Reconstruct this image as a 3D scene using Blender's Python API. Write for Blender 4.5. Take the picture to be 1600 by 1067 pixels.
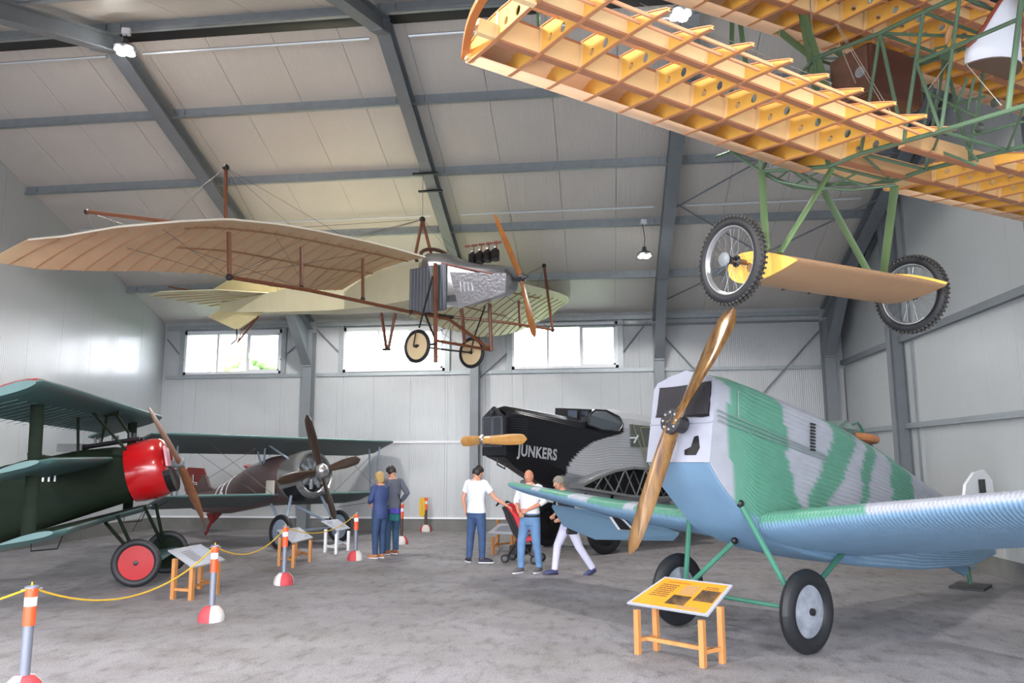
import bpy, bmesh, math, random
from math import sin, cos, pi, radians, sqrt, atan2, hypot
from mathutils import Vector, Matrix, noise
random.seed(7)
for o in list(bpy.data.objects): bpy.data.objects.remove(o)
SC = bpy.context.scene
COL = SC.collection
V = Vector

# ---------------------------------------------------------------- camera
FPX, YAW, PIT, ROL, CAMH = 1206.0, .1172, .1507, -.0034, 1.85
_f = V((-sin(YAW)*cos(PIT), cos(YAW)*cos(PIT), sin(PIT)))
_r = V((cos(YAW), sin(YAW), 0)); _u = _r.cross(_f)
_r, _u = cos(ROL)*_r+sin(ROL)*_u, -sin(ROL)*_r+cos(ROL)*_u
cd = bpy.data.cameras.new('camera'); cam = bpy.data.objects.new('camera', cd); COL.objects.link(cam)
cd.sensor_width = 36; cd.lens = 36*FPX/1600; cd.clip_start = .05; cd.clip_end = 400
cam.matrix_world = Matrix(((_r.x, _u.x, -_f.x, 0), (_r.y, _u.y, -_f.y, 0), (_r.z, _u.z, -_f.z, CAMH), (0, 0, 0, 1)))
SC.camera = cam

# ---------------------------------------------------------------- daylight, exposure
w = bpy.data.worlds.new('overcast'); SC.world = w; w.use_nodes = True
nt = w.node_tree; bg = nt.nodes['Background']
tc = nt.nodes.new('ShaderNodeTexCoord'); sep = nt.nodes.new('ShaderNodeSeparateXYZ'); cr = nt.nodes.new('ShaderNodeValToRGB')
nt.links.new(tc.outputs['Generated'], sep.inputs[0]); nt.links.new(sep.outputs['Z'], cr.inputs['Fac'])
cr.color_ramp.elements[0].position = 0.0; cr.color_ramp.elements[0].color = (.92, .95, 1.0, 1)
cr.color_ramp.elements[1].position = .9; cr.color_ramp.elements[1].color = (.80, .88, 1.0, 1)
nt.links.new(cr.outputs['Color'], bg.inputs['Color'])
bg.inputs['Strength'].default_value = 10
SC.view_settings.view_transform = 'Standard'; SC.view_settings.look = 'None'
SC.view_settings.exposure = 0.62; SC.view_settings.gamma = 1; SC.view_settings.use_curve_mapping = False
def portal(name, loc, rot, sx, sy):
    l = bpy.data.lights.new(name, 'AREA'); l.shape = 'RECTANGLE'; l.size = sx; l.size_y = sy; l.cycles.is_portal = True
    o = bpy.data.objects.new(name, l); COL.objects.link(o); o.location = loc; o.rotation_euler = rot
# hall: X -12.29..6.2, back wall Y 20.3, ridge Y 11.1, front wall Y -1.2
XL, XR, YB, YF, YR = -12.29, 6.08, 20.3, -1.2, 11.1
def roofz(y): return 5.68+.36*(YB-y) if y > YR else 5.68+.36*(YB-YR)-.36*(YR-y)
portal('door_daylight', (-3.0, YF, 2.1), (radians(90), 0, 0), 16.0, 4.2)
for x0, x1 in ((-11.65, -8.8), (-7.03, -4.2), (-2.39, .42)):
    portal('window_daylight', ((x0+x1)/2, YB+.25, 4.8), (radians(-90), 0, 0), x1-x0, 1.2)

# ---------------------------------------------------------------- materials
def lin(c):
    if isinstance(c, str): c = tuple(int(c[i:i+2], 16) for i in (0, 2, 4))
    return tuple(((v/255)/12.92 if v/255 <= .04045 else ((v/255+.055)/1.055)**2.4) for v in c)+(1,)
MATS = {}
def mat(name, c, rough=.5, metal=0., var=.0, vs=4., bump=0., bs=60., coat=0., col2=None, stretch=None, trans=0., emit=0., attr=False, spec=None, ior=None, alpha=None, sss=0.):
    if name in MATS: return MATS[name]
    m = bpy.data.materials.new(name); m.use_nodes = True; n = m.node_tree; b = n.nodes['Principled BSDF']
    b.inputs['Base Color'].default_value = lin(c); b.inputs['Roughness'].default_value = rough; b.inputs['Metallic'].default_value = metal
    b.inputs['Coat Weight'].default_value = coat; b.inputs['Coat Roughness'].default_value = .12
    if trans: b.inputs['Transmission Weight'].default_value = trans
    if spec is not None: b.inputs['Specular IOR Level'].default_value = spec
    if ior: b.inputs['IOR'].default_value = ior
    if alpha is not None: b.inputs['Alpha'].default_value = alpha
    if sss: b.inputs['Subsurface Weight'].default_value = sss; b.inputs['Subsurface Scale'].default_value = .02
    if emit: b.inputs['Emission Color'].default_value = lin(c); b.inputs['Emission Strength'].default_value = emit
    base = None
    if attr:
        a = n.nodes.new('ShaderNodeAttribute'); a.attribute_name = 'Col'; base = a.outputs['Color']
    if var or bump:
        t = n.nodes.new('ShaderNodeTexCoord'); mp = n.nodes.new('ShaderNodeMapping'); n.links.new(t.outputs['Object'], mp.inputs['Vector'])
        if stretch: mp.inputs['Scale'].default_value = stretch
    if var:
        nz = n.nodes.new('ShaderNodeTexNoise'); nz.inputs['Scale'].default_value = vs; nz.inputs['Detail'].default_value = 6; nz.inputs['Roughness'].default_value = .6
        n.links.new(mp.outputs[0], nz.inputs['Vector'])
        if attr:
            mx = n.nodes.new('ShaderNodeMix'); mx.data_type = 'RGBA'; mx.blend_type = 'MULTIPLY'; mx.inputs['Factor'].default_value = 1
            mr = n.nodes.new('ShaderNodeMapRange'); mr.inputs['From Min'].default_value = .3; mr.inputs['From Max'].default_value = .7
            mr.inputs['To Min'].default_value = 1-var; mr.inputs['To Max'].default_value = 1
            n.links.new(nz.outputs['Fac'], mr.inputs['Value']); n.links.new(base, mx.inputs['A']); n.links.new(mr.outputs[0], mx.inputs['B'])
            base = mx.outputs['Result']
        else:
            rp = n.nodes.new('ShaderNodeValToRGB'); L = lin(c); k = 1-var
            rp.color_ramp.elements[0].position = .32; rp.color_ramp.elements[1].position = .68
            rp.color_ramp.elements[0].color = lin(col2) if col2 else (L[0]*k, L[1]*k, L[2]*k, 1); rp.color_ramp.elements[1].color = L
            n.links.new(nz.outputs['Fac'], rp.inputs['Fac']); base = rp.outputs['Color']
    if base: n.links.new(base, b.inputs['Base Color'])
    if bump:
        n2 = n.nodes.new('ShaderNodeTexNoise'); n2.inputs['Scale'].default_value = bs; n2.inputs['Detail'].default_value = 4
        n.links.new(mp.outputs[0], n2.inputs['Vector']); bp = n.nodes.new('ShaderNodeBump'); bp.inputs['Strength'].default_value = bump; bp.inputs['Distance'].default_value = .01
        n.links.new(n2.outputs['Fac'], bp.inputs['Height']); n.links.new(bp.outputs[0], b.inputs['Normal'])
    MATS[name] = m; return m
def ribbed(name, c, rough, axis, pitch, dist, coat=0., spec=.5):
    """sheet metal with a fine rolled ribbing (the single ribs are 2-3 cm wide)"""
    m = mat(name, c, rough, 0, var=.05, vs=.8, coat=coat, spec=spec); n = m.node_tree; b = n.nodes['Principled BSDF']
    t = n.nodes.new('ShaderNodeTexCoord'); wv = n.nodes.new('ShaderNodeTexWave'); wv.bands_direction = axis; wv.inputs['Scale'].default_value = 2*pi/20/pitch
    n.links.new(t.outputs['Object'], wv.inputs['Vector']); bp = n.nodes.new('ShaderNodeBump'); bp.inputs['Strength'].default_value = .5; bp.inputs['Distance'].default_value = dist
    n.links.new(wv.outputs['Fac'], bp.inputs['Height']); n.links.new(bp.outputs[0], b.inputs['Normal'])
    return m
M_STEEL = mat('painted_steel', (122, 128, 134), .45, .1, var=.12, vs=3)
M_STEELL = mat('galvanised_steel', (158, 165, 170), .4, .35, var=.15, vs=6)
M_WALL = ribbed('wall_sheet', (178, 181, 185), .32, 'X', .05, .007, coat=.25)
M_WALLG = ribbed('gable_sheet', (182, 186, 188), .30, 'Y', .05, .006, coat=.3)
M_ROOF = ribbed('roof_sheet', (202, 197, 191), .42, 'X', .04, .005)
M_WOOD = mat('pine', (196, 134, 78), .5, var=.3, vs=10, stretch=(1, 1, .15))
M_BLACK = mat('black_paint', (22, 22, 25), .4)
M_RUB = mat('tyre_rubber', (24, 26, 32), .55, var=.2, vs=20)
M_WHITE = mat('white_paint', (225, 226, 232), .4)
M_YROPE = mat('yellow_rope', (214, 172, 40), .6)
M_GLASS = mat('window_glass', (255, 255, 255), .0, trans=1.0, ior=1.02, spec=.3)

# ---------------------------------------------------------------- mesh helpers
def ortho(d):
    d = V(d).normalized(); a = V((0, 0, 1)) if abs(d.z) < .9 else V((1, 0, 0))
    s = d.cross(a).normalized(); return d, s, s.cross(d).normalized()
def zof(p):
    z = 0.
    while p is not None: z += p.get('_z', 0.) if p.parent is None else 0.; p = p.parent
    return z
class MB:
    def __init__(s): s.v = []; s.f = []; s.c = []; s.mi = []
    def quadbox(s, P):
        b = len(s.v); s.v += [tuple(p) for p in P]
        s.f += [(b, b+3, b+2, b+1), (b+4, b+5, b+6, b+7), (b, b+1, b+5, b+4), (b+1, b+2, b+6, b+5), (b+2, b+3, b+7, b+6), (b+3, b, b+4, b+7)]; return s
    def box(s, x0, x1, y0, y1, z0, z1):
        return s.quadbox([(x0, y0, z0), (x1, y0, z0), (x1, y1, z0), (x0, y1, z0), (x0, y0, z1), (x1, y0, z1), (x1, y1, z1), (x0, y1, z1)])
    def beam(s, a, b, w_, h_, up=None):
        a, b = V(a), V(b); d, sd, u = ortho(b-a)
        if up is not None:
            u = V(up); u = (u-d*u.dot(d)).normalized(); sd = d.cross(u)
        sd = sd*w_/2; u = u*h_/2
        return s.quadbox([a-sd-u, a+sd-u, a+sd+u, a-sd+u, b-sd-u, b+sd-u, b+sd+u, b-sd+u])
    def tube(s, pts, r, n=8, cap=True, flat=1., flatdir=None):
        pts = [V(p) for p in pts]; R = r if isinstance(r, (list, tuple)) else [r]*len(pts); rings = []; pv = None
        for i, p in enumerate(pts):
            d = (pts[min(i+1, len(pts)-1)]-pts[max(i-1, 0)])
            if d.length < 1e-9: d = V((0, 0, 1))
            d.normalize()
            if pv is None: _, a, c = ortho(d)
            else:
                a = pv-d*pv.dot(d)
                if a.length < 1e-6: _, a, c = ortho(d)
                a.normalize(); c = a.cross(d)
            if flatdir is not None:
                a = V(flatdir)-d*V(flatdir).dot(d); a.normalize(); c = a.cross(d)
            pv = a; rings.append([p+R[i]*(cos(2*pi*k/n)*a+flat*sin(2*pi*k/n)*c) for k in range(n)])
        return s.loft(rings, cap=cap)
    def loft(s, rings, closed=True, cap=True, capb=None):
        b = len(s.v); n = len(rings[0])
        for r in rings: s.v += [tuple(p) for p in r]
        for i in range(len(rings)-1):
            for k in range(n if closed else n-1):
                k2 = (k+1) % n
                s.f.append((b+i*n+k, b+i*n+k2, b+(i+1)*n+k2, b+(i+1)*n+k))
        if closed and cap: s.f.append(tuple(b+k for k in range(n-1, -1, -1)))
        if closed and (cap if capb is None else capb): s.f.append(tuple(b+(len(rings)-1)*n+k for k in range(n)))
        return s
    def lathe(s, prof, c, ax, n=24):
        """prof: (distance along ax, radius)"""
        c = V(c); d, a, b2 = ortho(ax); rings = [[c+d*t+max(r, 1e-4)*(cos(2*pi*k/n)*a+sin(2*pi*k/n)*b2) for k in range(n)] for t, r in prof]
        return s.loft(rings, cap=True)
    def prism(s, poly, off):
        """poly: list of 3-D points (planar), extruded by vector off"""
        off = V(off); n = len(poly); b = len(s.v); s.v += [tuple(V(p)) for p in poly]+[tuple(V(p)+off) for p in poly]
        s.f.append(tuple(b+k for k in range(n-1, -1, -1))); s.f.append(tuple(b+n+k for k in range(n)))
        for k in range(n): s.f.append((b+k, b+(k+1) % n, b+n+(k+1) % n, b+n+k))
        return s
    def sphere(s, c, r, n=12, m=8, sc=(1, 1, 1)):
        c = V(c); rings = []
        for j in range(m+1):
            t = pi*j/m; rr = max(sin(t), 1e-3)
            rings.append([c+V((r*sc[0]*rr*cos(2*pi*k/n), r*sc[1]*rr*sin(2*pi*k/n), -r*sc[2]*cos(t))) for k in range(n)])
        return s.loft(rings, cap=True)
    def build(s, name, m, parent=None, smooth=False, colors=None, kind=None, label=None, bevel=0, solid=0, autos=None):
        me = bpy.data.meshes.new(name); zo = zof(parent)
        vs = [(x, y, z-zo) for x, y, z in s.v] if zo else s.v
        me.from_pydata(vs, [], s.f); me.materials.append(m) if not isinstance(m, list) else [me.materials.append(q) for q in m]
        if s.mi: me.polygons.foreach_set('material_index', s.mi)
        bm = bmesh.new(); bm.from_mesh(me); bmesh.ops.recalc_face_normals(bm, faces=bm.faces); bm.to_mesh(me); bm.free()
        if colors is not None:
            ca = me.color_attributes.new('Col', 'FLOAT_COLOR', 'POINT'); fl = []
            for q in s.v:
                fl.extend(colors(q))
            ca.data.foreach_set('color', fl)
        if smooth or autos:
            me.polygons.foreach_set('use_smooth', [True]*len(me.polygons))
            if autos is None: autos = 35
            me.set_sharp_from_angle(angle=radians(autos))
        o = bpy.data.objects.new(name, me); COL.objects.link(o)
        if parent is not None: o.parent = parent
        if kind: o['kind'] = kind
        if label: o['label'] = label
        if bevel:
            b = o.modifiers.new('bevel', 'BEVEL'); b.width = bevel; b.segments = 2; b.limit_method = 'ANGLE'
        if solid:
            b = o.modifiers.new('solid', 'SOLIDIFY'); b.thickness = solid
        return o
def root(name, loc, rz=0., label=None, cat=None, group=None, kind=None, z=0.):
    o = bpy.data.objects.new(name, None); o.empty_display_size = .2; COL.objects.link(o); o.location = (loc[0], loc[1], z); o.rotation_euler = (0, 0, rz)
    if z: o['_z'] = z
    return tag(o, label, cat, group, kind)
def tag(o, label=None, cat=None, group=None, kind=None):
    if label: o['label'] = label
    if cat: o['category'] = cat
    if group: o['group'] = group
    if kind: o['kind'] = kind
    return o
def share(src, name, parent, loc=(0, 0, 0), rot=(0, 0, 0), label=None):
    """another piece that shares the mesh of src"""
    c = src.copy(); c.name = name; COL.objects.link(c); c.parent = parent; c.location = loc; c.rotation_euler = rot
    if label: c['label'] = label
    return c
# measured points of the photograph, turned into points of the hall on a known plane
def ray(px, py): return _f+_r*((px-800)/FPX)-_u*((py-533.5)/FPX)
def onY(px, py, Y): d = ray(px, py); return V((0, 0, CAMH))+d*(Y/d.y)
def onZ(px, py, z=0.): d = ray(px, py); return V((0, 0, CAMH))+d*((z-CAMH)/d.z)
def onX(px, py, X): d = ray(px, py); return V((0, 0, CAMH))+d*(X/d.x)
class Frame:
    """frame of an aircraft: x forward, y to port, z above the hall floor"""
    def __init__(s, o, deg):
        h = radians(deg); s.o = V((o[0], o[1], 0)); s.h = h; s.f = V((cos(h), sin(h), 0)); s.l = V((-sin(h), cos(h), 0))
    def loc(s, p): d = p-s.o; return V((d.dot(s.f), d.dot(s.l), d.z))
    def _pl(s, px, py, n, c): d = ray(px, py); C = V((0, 0, CAMH)); return s.loc(C+d*((c-n.dot(C))/n.dot(d)))
    def y(s, px, py, y=0.): return s._pl(px, py, s.l, s.l.dot(s.o)+y)
    def x(s, px, py, x=0.): return s._pl(px, py, s.f, s.f.dot(s.o)+x)
    def z(s, px, py, z=0.): return s.loc(onZ(px, py, z))
# ================================================================ THE HALL
def floor_mat():
    m = mat('concrete_floor', (150, 148, 152), .7, bump=.5, bs=60, spec=.4); n = m.node_tree; b = n.nodes['Principled BSDF']
    t = n.nodes.new('ShaderNodeTexCoord')
    def nz(sc, det, st=None):
        q = n.nodes.new('ShaderNodeTexNoise'); q.inputs['Scale'].default_value = sc; q.inputs['Detail'].default_value = det; q.inputs['Roughness'].default_value = .65
        if st:
            mp = n.nodes.new('ShaderNodeMapping'); mp.inputs['Scale'].default_value = st; n.links.new(t.outputs['Object'], mp.inputs[0]); n.links.new(mp.outputs[0], q.inputs['Vector'])
        else: n.links.new(t.outputs['Object'], q.inputs['Vector'])
        return q
    def ramp(q, a, ca, bb, cb):
        r = n.nodes.new('ShaderNodeValToRGB'); r.color_ramp.elements[0].position = a; r.color_ramp.elements[0].color = lin(ca); r.color_ramp.elements[1].position = bb; r.color_ramp.elements[1].color = lin(cb)
        n.links.new(q.outputs['Fac'], r.inputs['Fac']); return r
    def mul(a, b_, f=1.):
        x = n.nodes.new('ShaderNodeMix'); x.data_type = 'RGBA'; x.blend_type = 'MULTIPLY'; x.inputs['Factor'].default_value = f
        n.links.new(a, x.inputs['A']); n.links.new(b_, x.inputs['B']); return x.outputs['Result']
    a = ramp(nz(.35, 8, (1, 1.6, 1)), .3, (148, 144, 144), .72, (166, 163, 170))
    p = ramp(nz(1.1, 9, (1, 1.3, 1)), .34, (214, 210, 206), .56, (255, 255, 255))
    s_ = ramp(nz(55, 5), .32, (170, 170, 172), .6, (255, 255, 255)); d_ = ramp(nz(6, 8, (1, .5, 1)), .34, (205, 203, 200), .5, (255, 255, 255))
    n.links.new(mul(mul(mul(a.outputs[0], p.outputs[0], .7), s_.outputs[0], .8), d_.outputs[0], .8), b.inputs['Base Color'])
    return m
M_FLOOR = floor_mat()
MB().box(XL, XR, YF, YB, -.12, 0).build('floor', M_FLOOR, kind='structure')
MB().box(-60, 60, -60, YF-.02, -.14, -.02).build('ground', mat('apron_concrete', (150, 150, 150), .8, var=.15, vs=1), kind='structure')
M_GRASS = mat('grass_ground', (96, 120, 70), .9, var=.3, vs=1)
MB().box(-60, 60, YB+.6, 80, -.14, -.03).build('ground', M_GRASS, kind='structure')

# --- walls made of sheet panels one metre wide, with recessed joints
PW = 1.02
WINS = ((-11.65, -8.8), (-7.03, -4.2), (-2.39, .42)); WZ0, WZ1 = 4.2, 5.42
wb = root('wall_back', (0, YB), kind='structure')
x = XL; k = 0
while x < XR-.01:
    x1 = min(x+PW, XR); segs = [(x, x1, .3, 5.75)]
    for a, b in WINS:
        ns = []
        for (q0, q1, z0, z1) in segs:
            if q1 <= a or q0 >= b: ns.append((q0, q1, z0, z1)); continue
            if q0 < a: ns.append((q0, a, z0, z1))
            if q1 > b: ns.append((b, q1, z0, z1))
            m0, m1 = max(q0, a), min(q1, b)
            ns += [(m0, m1, z0, min(z1, WZ0)), (m0, m1, max(z0, WZ1), z1)]
        segs = ns
    for q0, q1, z0, z1 in segs:
        if q1-q0 > .02 and z1-z0 > .02:
            MB().box(q0+.002, q1-.002, 0, .1, z0, z1).build('wall_panel', M_WALL, wb)
    x = x1; k += 1
mat('seam_dark', (150, 152, 154), .7)
cm = MB(); xs = XL-.3
for a, b in WINS:
    cm.box(xs, a, .1, .18, 0, 5.75); cm.box(a, b, .1, .18, 0, WZ0); cm.box(a, b, .1, .18, WZ1, 5.75); xs = b
cm.box(xs, XR+.3, .1, .18, 0, 5.75); cm.build('wall_core', MATS['seam_dark'], wb)
MB().box(XL, XR, -.05, .1, 0, .3).build('baseboard_back', mat('plinth', (118, 118, 116), .8, var=.2, vs=3), None, kind='structure').location = (0, YB, 0)
MB().box(XL, XR, -.07, .0, .3, .345).build('rail', M_WHITE, wb)
def gable(name, X, sgn):
    """end wall under the two roof slopes, sheet panels along Y"""
    g = root(name, (X, 0), kind='structure'); y = YF
    while y < YB-.01:
        y1 = min(y+PW, YB); a, b = y+.002, y1-.002
        ys = [a]+([YR] if a < YR < b else [])+[b]
        P = [(0, a, .3)]+[(0, b, .3)]+[(0, q, roofz(q)+.02) for q in reversed(ys)]
        MB().prism(P, (sgn*.1, 0, 0)).build('wall_panel', M_WALLG, g); y = y1
    ys = [YF, YR, YB]
    MB().prism([(sgn*.1, YF-.2, 0), (sgn*.1, YB+.2, 0)]+[(sgn*.1, q, roofz(q)) for q in (YB+.2, YR, YF-.2)], (sgn*.08, 0, 0)).build('wall_core', MATS['seam_dark'], g)
    MB().box(min(0, -sgn*.04), max(0, -sgn*.04)+.0, YF, YB, 0, .3).build('plinth', MATS['plinth'], g)
    return g
wl = gable('wall_left', XL, -1); wr = gable('wall_right', XR, 1)
# front wall with the wide open hangar door
wf = root('wall_front', (0, YF), kind='structure')
MB().box(XL, -11, -.15, 0, 0, roofz(YF)).build('wall_panel', M_WALL, wf); MB().box(5.0, XR, -.15, 0, 0, roofz(YF)).build('wall_panel', M_WALL, wf)
MB().box(-11, 5.0, -.15, 0, 4.2, roofz(YF)).build('wall_panel', M_WALL, wf)
# --- ceiling: sheet panels on two slopes, purlins
ce = root('ceiling', (0, 0), kind='structure', z=0)
x = XL
while x < XR-.01:
    x1 = min(x+1.15, XR)
    for (ya, yb) in ((YR, YB+.2), (YF-.2, YR)):
        za, zb = roofz(ya), roofz(yb)
        if yb > YB: zb = 5.68-.36*.2
        MB().quadbox([(x+.004, ya, za), (x1-.004, ya, za), (x1-.004, yb, zb), (x+.004, yb, zb), (x+.004, ya, za+.08), (x1-.004, ya, za+.08), (x1-.004, yb, zb+.08), (x+.004, yb, zb+.08)]).build('roof_panel', M_ROOF, ce)
    x = x1
MB().quadbox([(XL-.2, YR, roofz(YR)+.1), (XR+.2, YR, roofz(YR)+.1), (XR+.2, YB+.3, 5.68), (XL-.2, YB+.3, 5.68), (XL-.2, YR, roofz(YR)+.2), (XR+.2, YR, roofz(YR)+.2), (XR+.2, YB+.3, 5.8), (XL-.2, YB+.3, 5.8)]).build('roof_deck', MATS['seam_dark'], ce)
MB().quadbox([(XL-.2, YF-.3, roofz(YF)), (XR+.2, YF-.3, roofz(YF)), (XR+.2, YR, roofz(YR)+.1), (XL-.2, YR, roofz(YR)+.1), (XL-.2, YF-.3, roofz(YF)+.1), (XR+.2, YF-.3, roofz(YF)+.1), (XR+.2, YR, roofz(YR)+.2), (XL-.2, YR, roofz(YR)+.2)]).build('roof_deck', MATS['seam_dark'], ce)
FRX = (-7.93, -3.35, 1.45, 5.65)
XS = (XL,)+FRX+(XR,)
def purlin(y, h=.19):
    zt = roofz(y)
    for i in range(5):
        x0, x1 = XS[i]+.01, XS[i+1]-.01
        if x1-x0 < .3: continue
        m = MB(); m.box(x0, x1, y-.012, y+.012, zt-h, zt); m.box(x0, x1, y-.07, y-.012, zt-h, zt-h+.02)
        m.box(x0, x1, y+.0, y+.07, zt-.02, zt); m.box(x0, x1, y-.075, y-.06, zt-h, zt-h+.03)
        m.build('purlin', M_STEELL, ce)
        for xx in (x0+.25, x1-.25):
            MB().box(xx-.006, xx+.006, y-.03, y-.012, zt-h+.03, zt-.03).build('bolt_plate', M_STEEL, ce)
PY = (18.45, 16.5, 14.68, 12.86, 10.85, 8.9, 7.0, 5.0, 3.0, 1.0)
for y in PY: purlin(y)
# ridge: dark gap cover and small pipes under the sheets
MB().box(XL, XR, YR-.12, YR+.18, roofz(YR)-.18, roofz(YR)-.05).build('ridge_cover', M_BLACK, ce)
for i in range(4):
    for (y, dz, r) in ((11.32, .30, .024), (15.95, .14, .026)):
        if y < 12 and i == 3: continue
        MB().tube([(XS[i]+.35, y, roofz(y)-dz), (XS[i+1]-.3, y, roofz(y)-dz)], r, 6).build('conduit', mat('zinc_pipe', (206, 210, 214), .35, .3), ce)

# --- portal frames: column, haunch and rafters of I section
def ibeam(m, a, b, depth, wid, up, t=.02):
    """a,b on the bottom face; up = direction to the top face"""
    a, b, up = V(a), V(b), V(up).normalized()
    m.beam(a+up*t/2, b+up*t/2, wid, t, up); m.beam(a+up*(depth-t/2), b+up*(depth-t/2), wid, t, up); m.beam(a+up*depth/2, b+up*depth/2, t, depth-2*t, up)
for i, X in enumerate(FRX):
    f = root('trim_%d' % (i+1), (X, 0), kind='structure')
    zb = lambda y: roofz(y)-.46
    m = MB(); wd = .26 if i != 1 else .22
    ibeam(m, (0, 19.92, 0), (0, 19.92, 5.3), .3, wd, (0, 1, 0)); m.build('column', M_STEEL, f)
    m = MB(); ibeam(m, (0, YR, zb(YR)), (0, 19.95, zb(19.95)), .27, wd, (0, .36, 1)); m.build('rafter', M_STEEL, f)
    m = MB(); ibeam(m, (0, YF+.1, zb(YF)), (0, YR, zb(YR)), .27, wd, (0, -.36, 1)); m.build('rafter', M_STEEL, f)
    m = MB()     # haunch under the eaves
    m.beam((0, 19.93, 4.35), (0, 18.1, zb(18.1)+.0), wd-.01, .02, (0, 1, 1)); m.prism([(-.01, 19.93, 4.35), (-.01, 19.93, zb(19.93)), (-.01, 18.1, zb(18.1))], (.02, 0, 0)); m.box(-wd/2+.005, wd/2-.005, 19.88, 19.94, 4.33, 4.37)
    m.build('haunch', M_STEEL, f)
    m = MB(); m.beam((0, YR-.45, zb(YR-.45)-.01), (0, YR, zb(YR)-.0), wd-.01, .02, (0, 0, 1)); m.box(-wd/2+.01, wd/2-.01, YR-.015, YR+.015, zb(YR), zb(YR)+.3); m.build('ridge_plate', M_STEEL, f)
m = MB(); ibeam(m, (-3.35, 0, 0), (-3.35, 0, .01), .1, .1, (0, 1, 0))
# black clamps on the second frame
fr2 = [o for o in bpy.data.objects if o.name == 'trim_2'][0]
for y in (14.2, 14.7):
    MB().box(-.28, .22, y-.03, y+.03, roofz(y)-.50, roofz(y)-.465).build('clamp', M_BLACK, fr2)
# --- eaves beam, rails and braces of the back wall
def rail(z, h, x0=XL, x1=XR, d=.06, mt=None, nm='rail'):
    xs_ = [x0]+[q for q in FRX if x0 < q < x1]+[x1]
    for a, b in zip(xs_[:-1], xs_[1:]):
        MB().box(a+.13, b-.13 if b != XR else b, -d, 0, z, z+h).build(nm, mt or M_STEELL, wb)
rail(4.09, .09); rail(2.27, .06, d=.03, mt=M_WHITE); rail(5.46, .11, d=.16); rail(5.3, .045, x0=-2.6, d=.1, mt=M_STEEL)
for p0, p1 in (((261, 530), (287, 563)), ((437, 562), (466, 537)), ((495, 515), (532, 553)), ((972, 552), (1010, 504)), ((1029, 516), (1085, 577)), ((1285, 511), (1190, 617)), ((750, 590), (800, 545))):
    a, b = onY(*p0, 20.22), onY(*p1, 20.22); MB().tube([(a.x, -.06, a.z), (b.x, -.06, b.z)], .02, 6).build('brace_rod', M_STEEL, wb)
# roof bracing of the last bay
for a, b in (((1.55, 15.9), (5.7, 12.4)), ((1.55, 15.7), (5.7, 19.4)), ((1.55, 19.4), (5.7, 15.8))):
    MB().tube([(a[0], a[1], roofz(a[1])-.24), (b[0], b[1], roofz(b[1])-.24)], .018, 6).build('brace_rod', M_STEEL, ce)
# --- windows
for i, (a, b) in enumerate(WINS):
    W = root('window_%d' % (i+1), ((a+b)/2, YB), kind='structure'); hw = (b-a)/2
    m = MB(); t = .07
    m.box(-hw, hw, -.06, .12, WZ0, WZ0+t); m.box(-hw, hw, -.06, .12, WZ1-.1, WZ1); m.box(-hw, -hw+t, -.06, .12, WZ0, WZ1); m.box(hw-t, hw, -.06, .12, WZ0, WZ1)
    m.build('window_frame', M_WHITE, W)
    m = MB(); m.box(-hw-.13, -hw, -.08, 0, WZ0-.05, WZ1+.08); m.build('jamb', M_STEELL, W); m = MB(); m.box(hw, hw+.13, -.08, 0, WZ0-.05, WZ1+.08); m.build('jamb', M_STEELL, W)
    w3 = (2*hw-2*t)/3
    for j, q in enumerate((1, 2)):
        xx = -hw+t+w3*q; tw = .032 if j == 0 else .05
        MB().box(xx-tw, xx+tw, -.03, .08, WZ0+t, WZ1-.1).build('mullion', M_WHITE, W)
    x3 = -hw+t+w3*2+.045
    m = MB(); m.box(x3, hw-t, -.04, .06, WZ0+t, WZ0+t+.05); m.box(x3, hw-t, -.04, .06, WZ1-.15, WZ1-.1); m.box(hw-t-.05, hw-t, -.04, .06, WZ0+t, WZ1-.1); m.build('sash', M_WHITE, W)
    for j in range(3):
        MB().box(-hw+t+w3*j+.02, -hw+t+w3*(j+1)-.02, .04, .046, WZ0+t, WZ1-.1).build('pane', M_GLASS, W)
    MB().box(x3-.03, x3-.01, -.07, -.03, 4.62, 4.78).build('handle', M_WHITE, W)
# --- right gable: rails and posts
for (z, h) in ((4.15, .13), (2.42, .1), (roofz(15)-.0, .1)):
    if z < 5: MB().box(-.09, 0, YF, YB, z, z+h).build('rail', M_STEELL if z < 3 else M_STEEL, wr)
for y in (16.35, 10.9, 5.4, .2):
    m = MB(); ibeam(m, (-.3, y, 0), (-.3, y, roofz(y)), .3, .2, (1, 0, 0)); m.build('post', M_STEEL, wr)
    MB().box(-.03, 0, y-.55, y-.42, .3, roofz(y)).build('cover_strip', M_STEELL, wr)
MB().quadbox([(-.12, 20.2, roofz(20.2)-.2), (0, 20.2, roofz(20.2)-.2), (0, YR, roofz(YR)-.2), (-.12, YR, roofz(YR)-.2), (-.12, 20.2, roofz(20.2)-.02), (0, 20.2, roofz(20.2)-.02), (0, YR, roofz(YR)-.02), (-.12, YR, roofz(YR)-.02)]).build('verge_beam', M_STEEL, wr)
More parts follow.
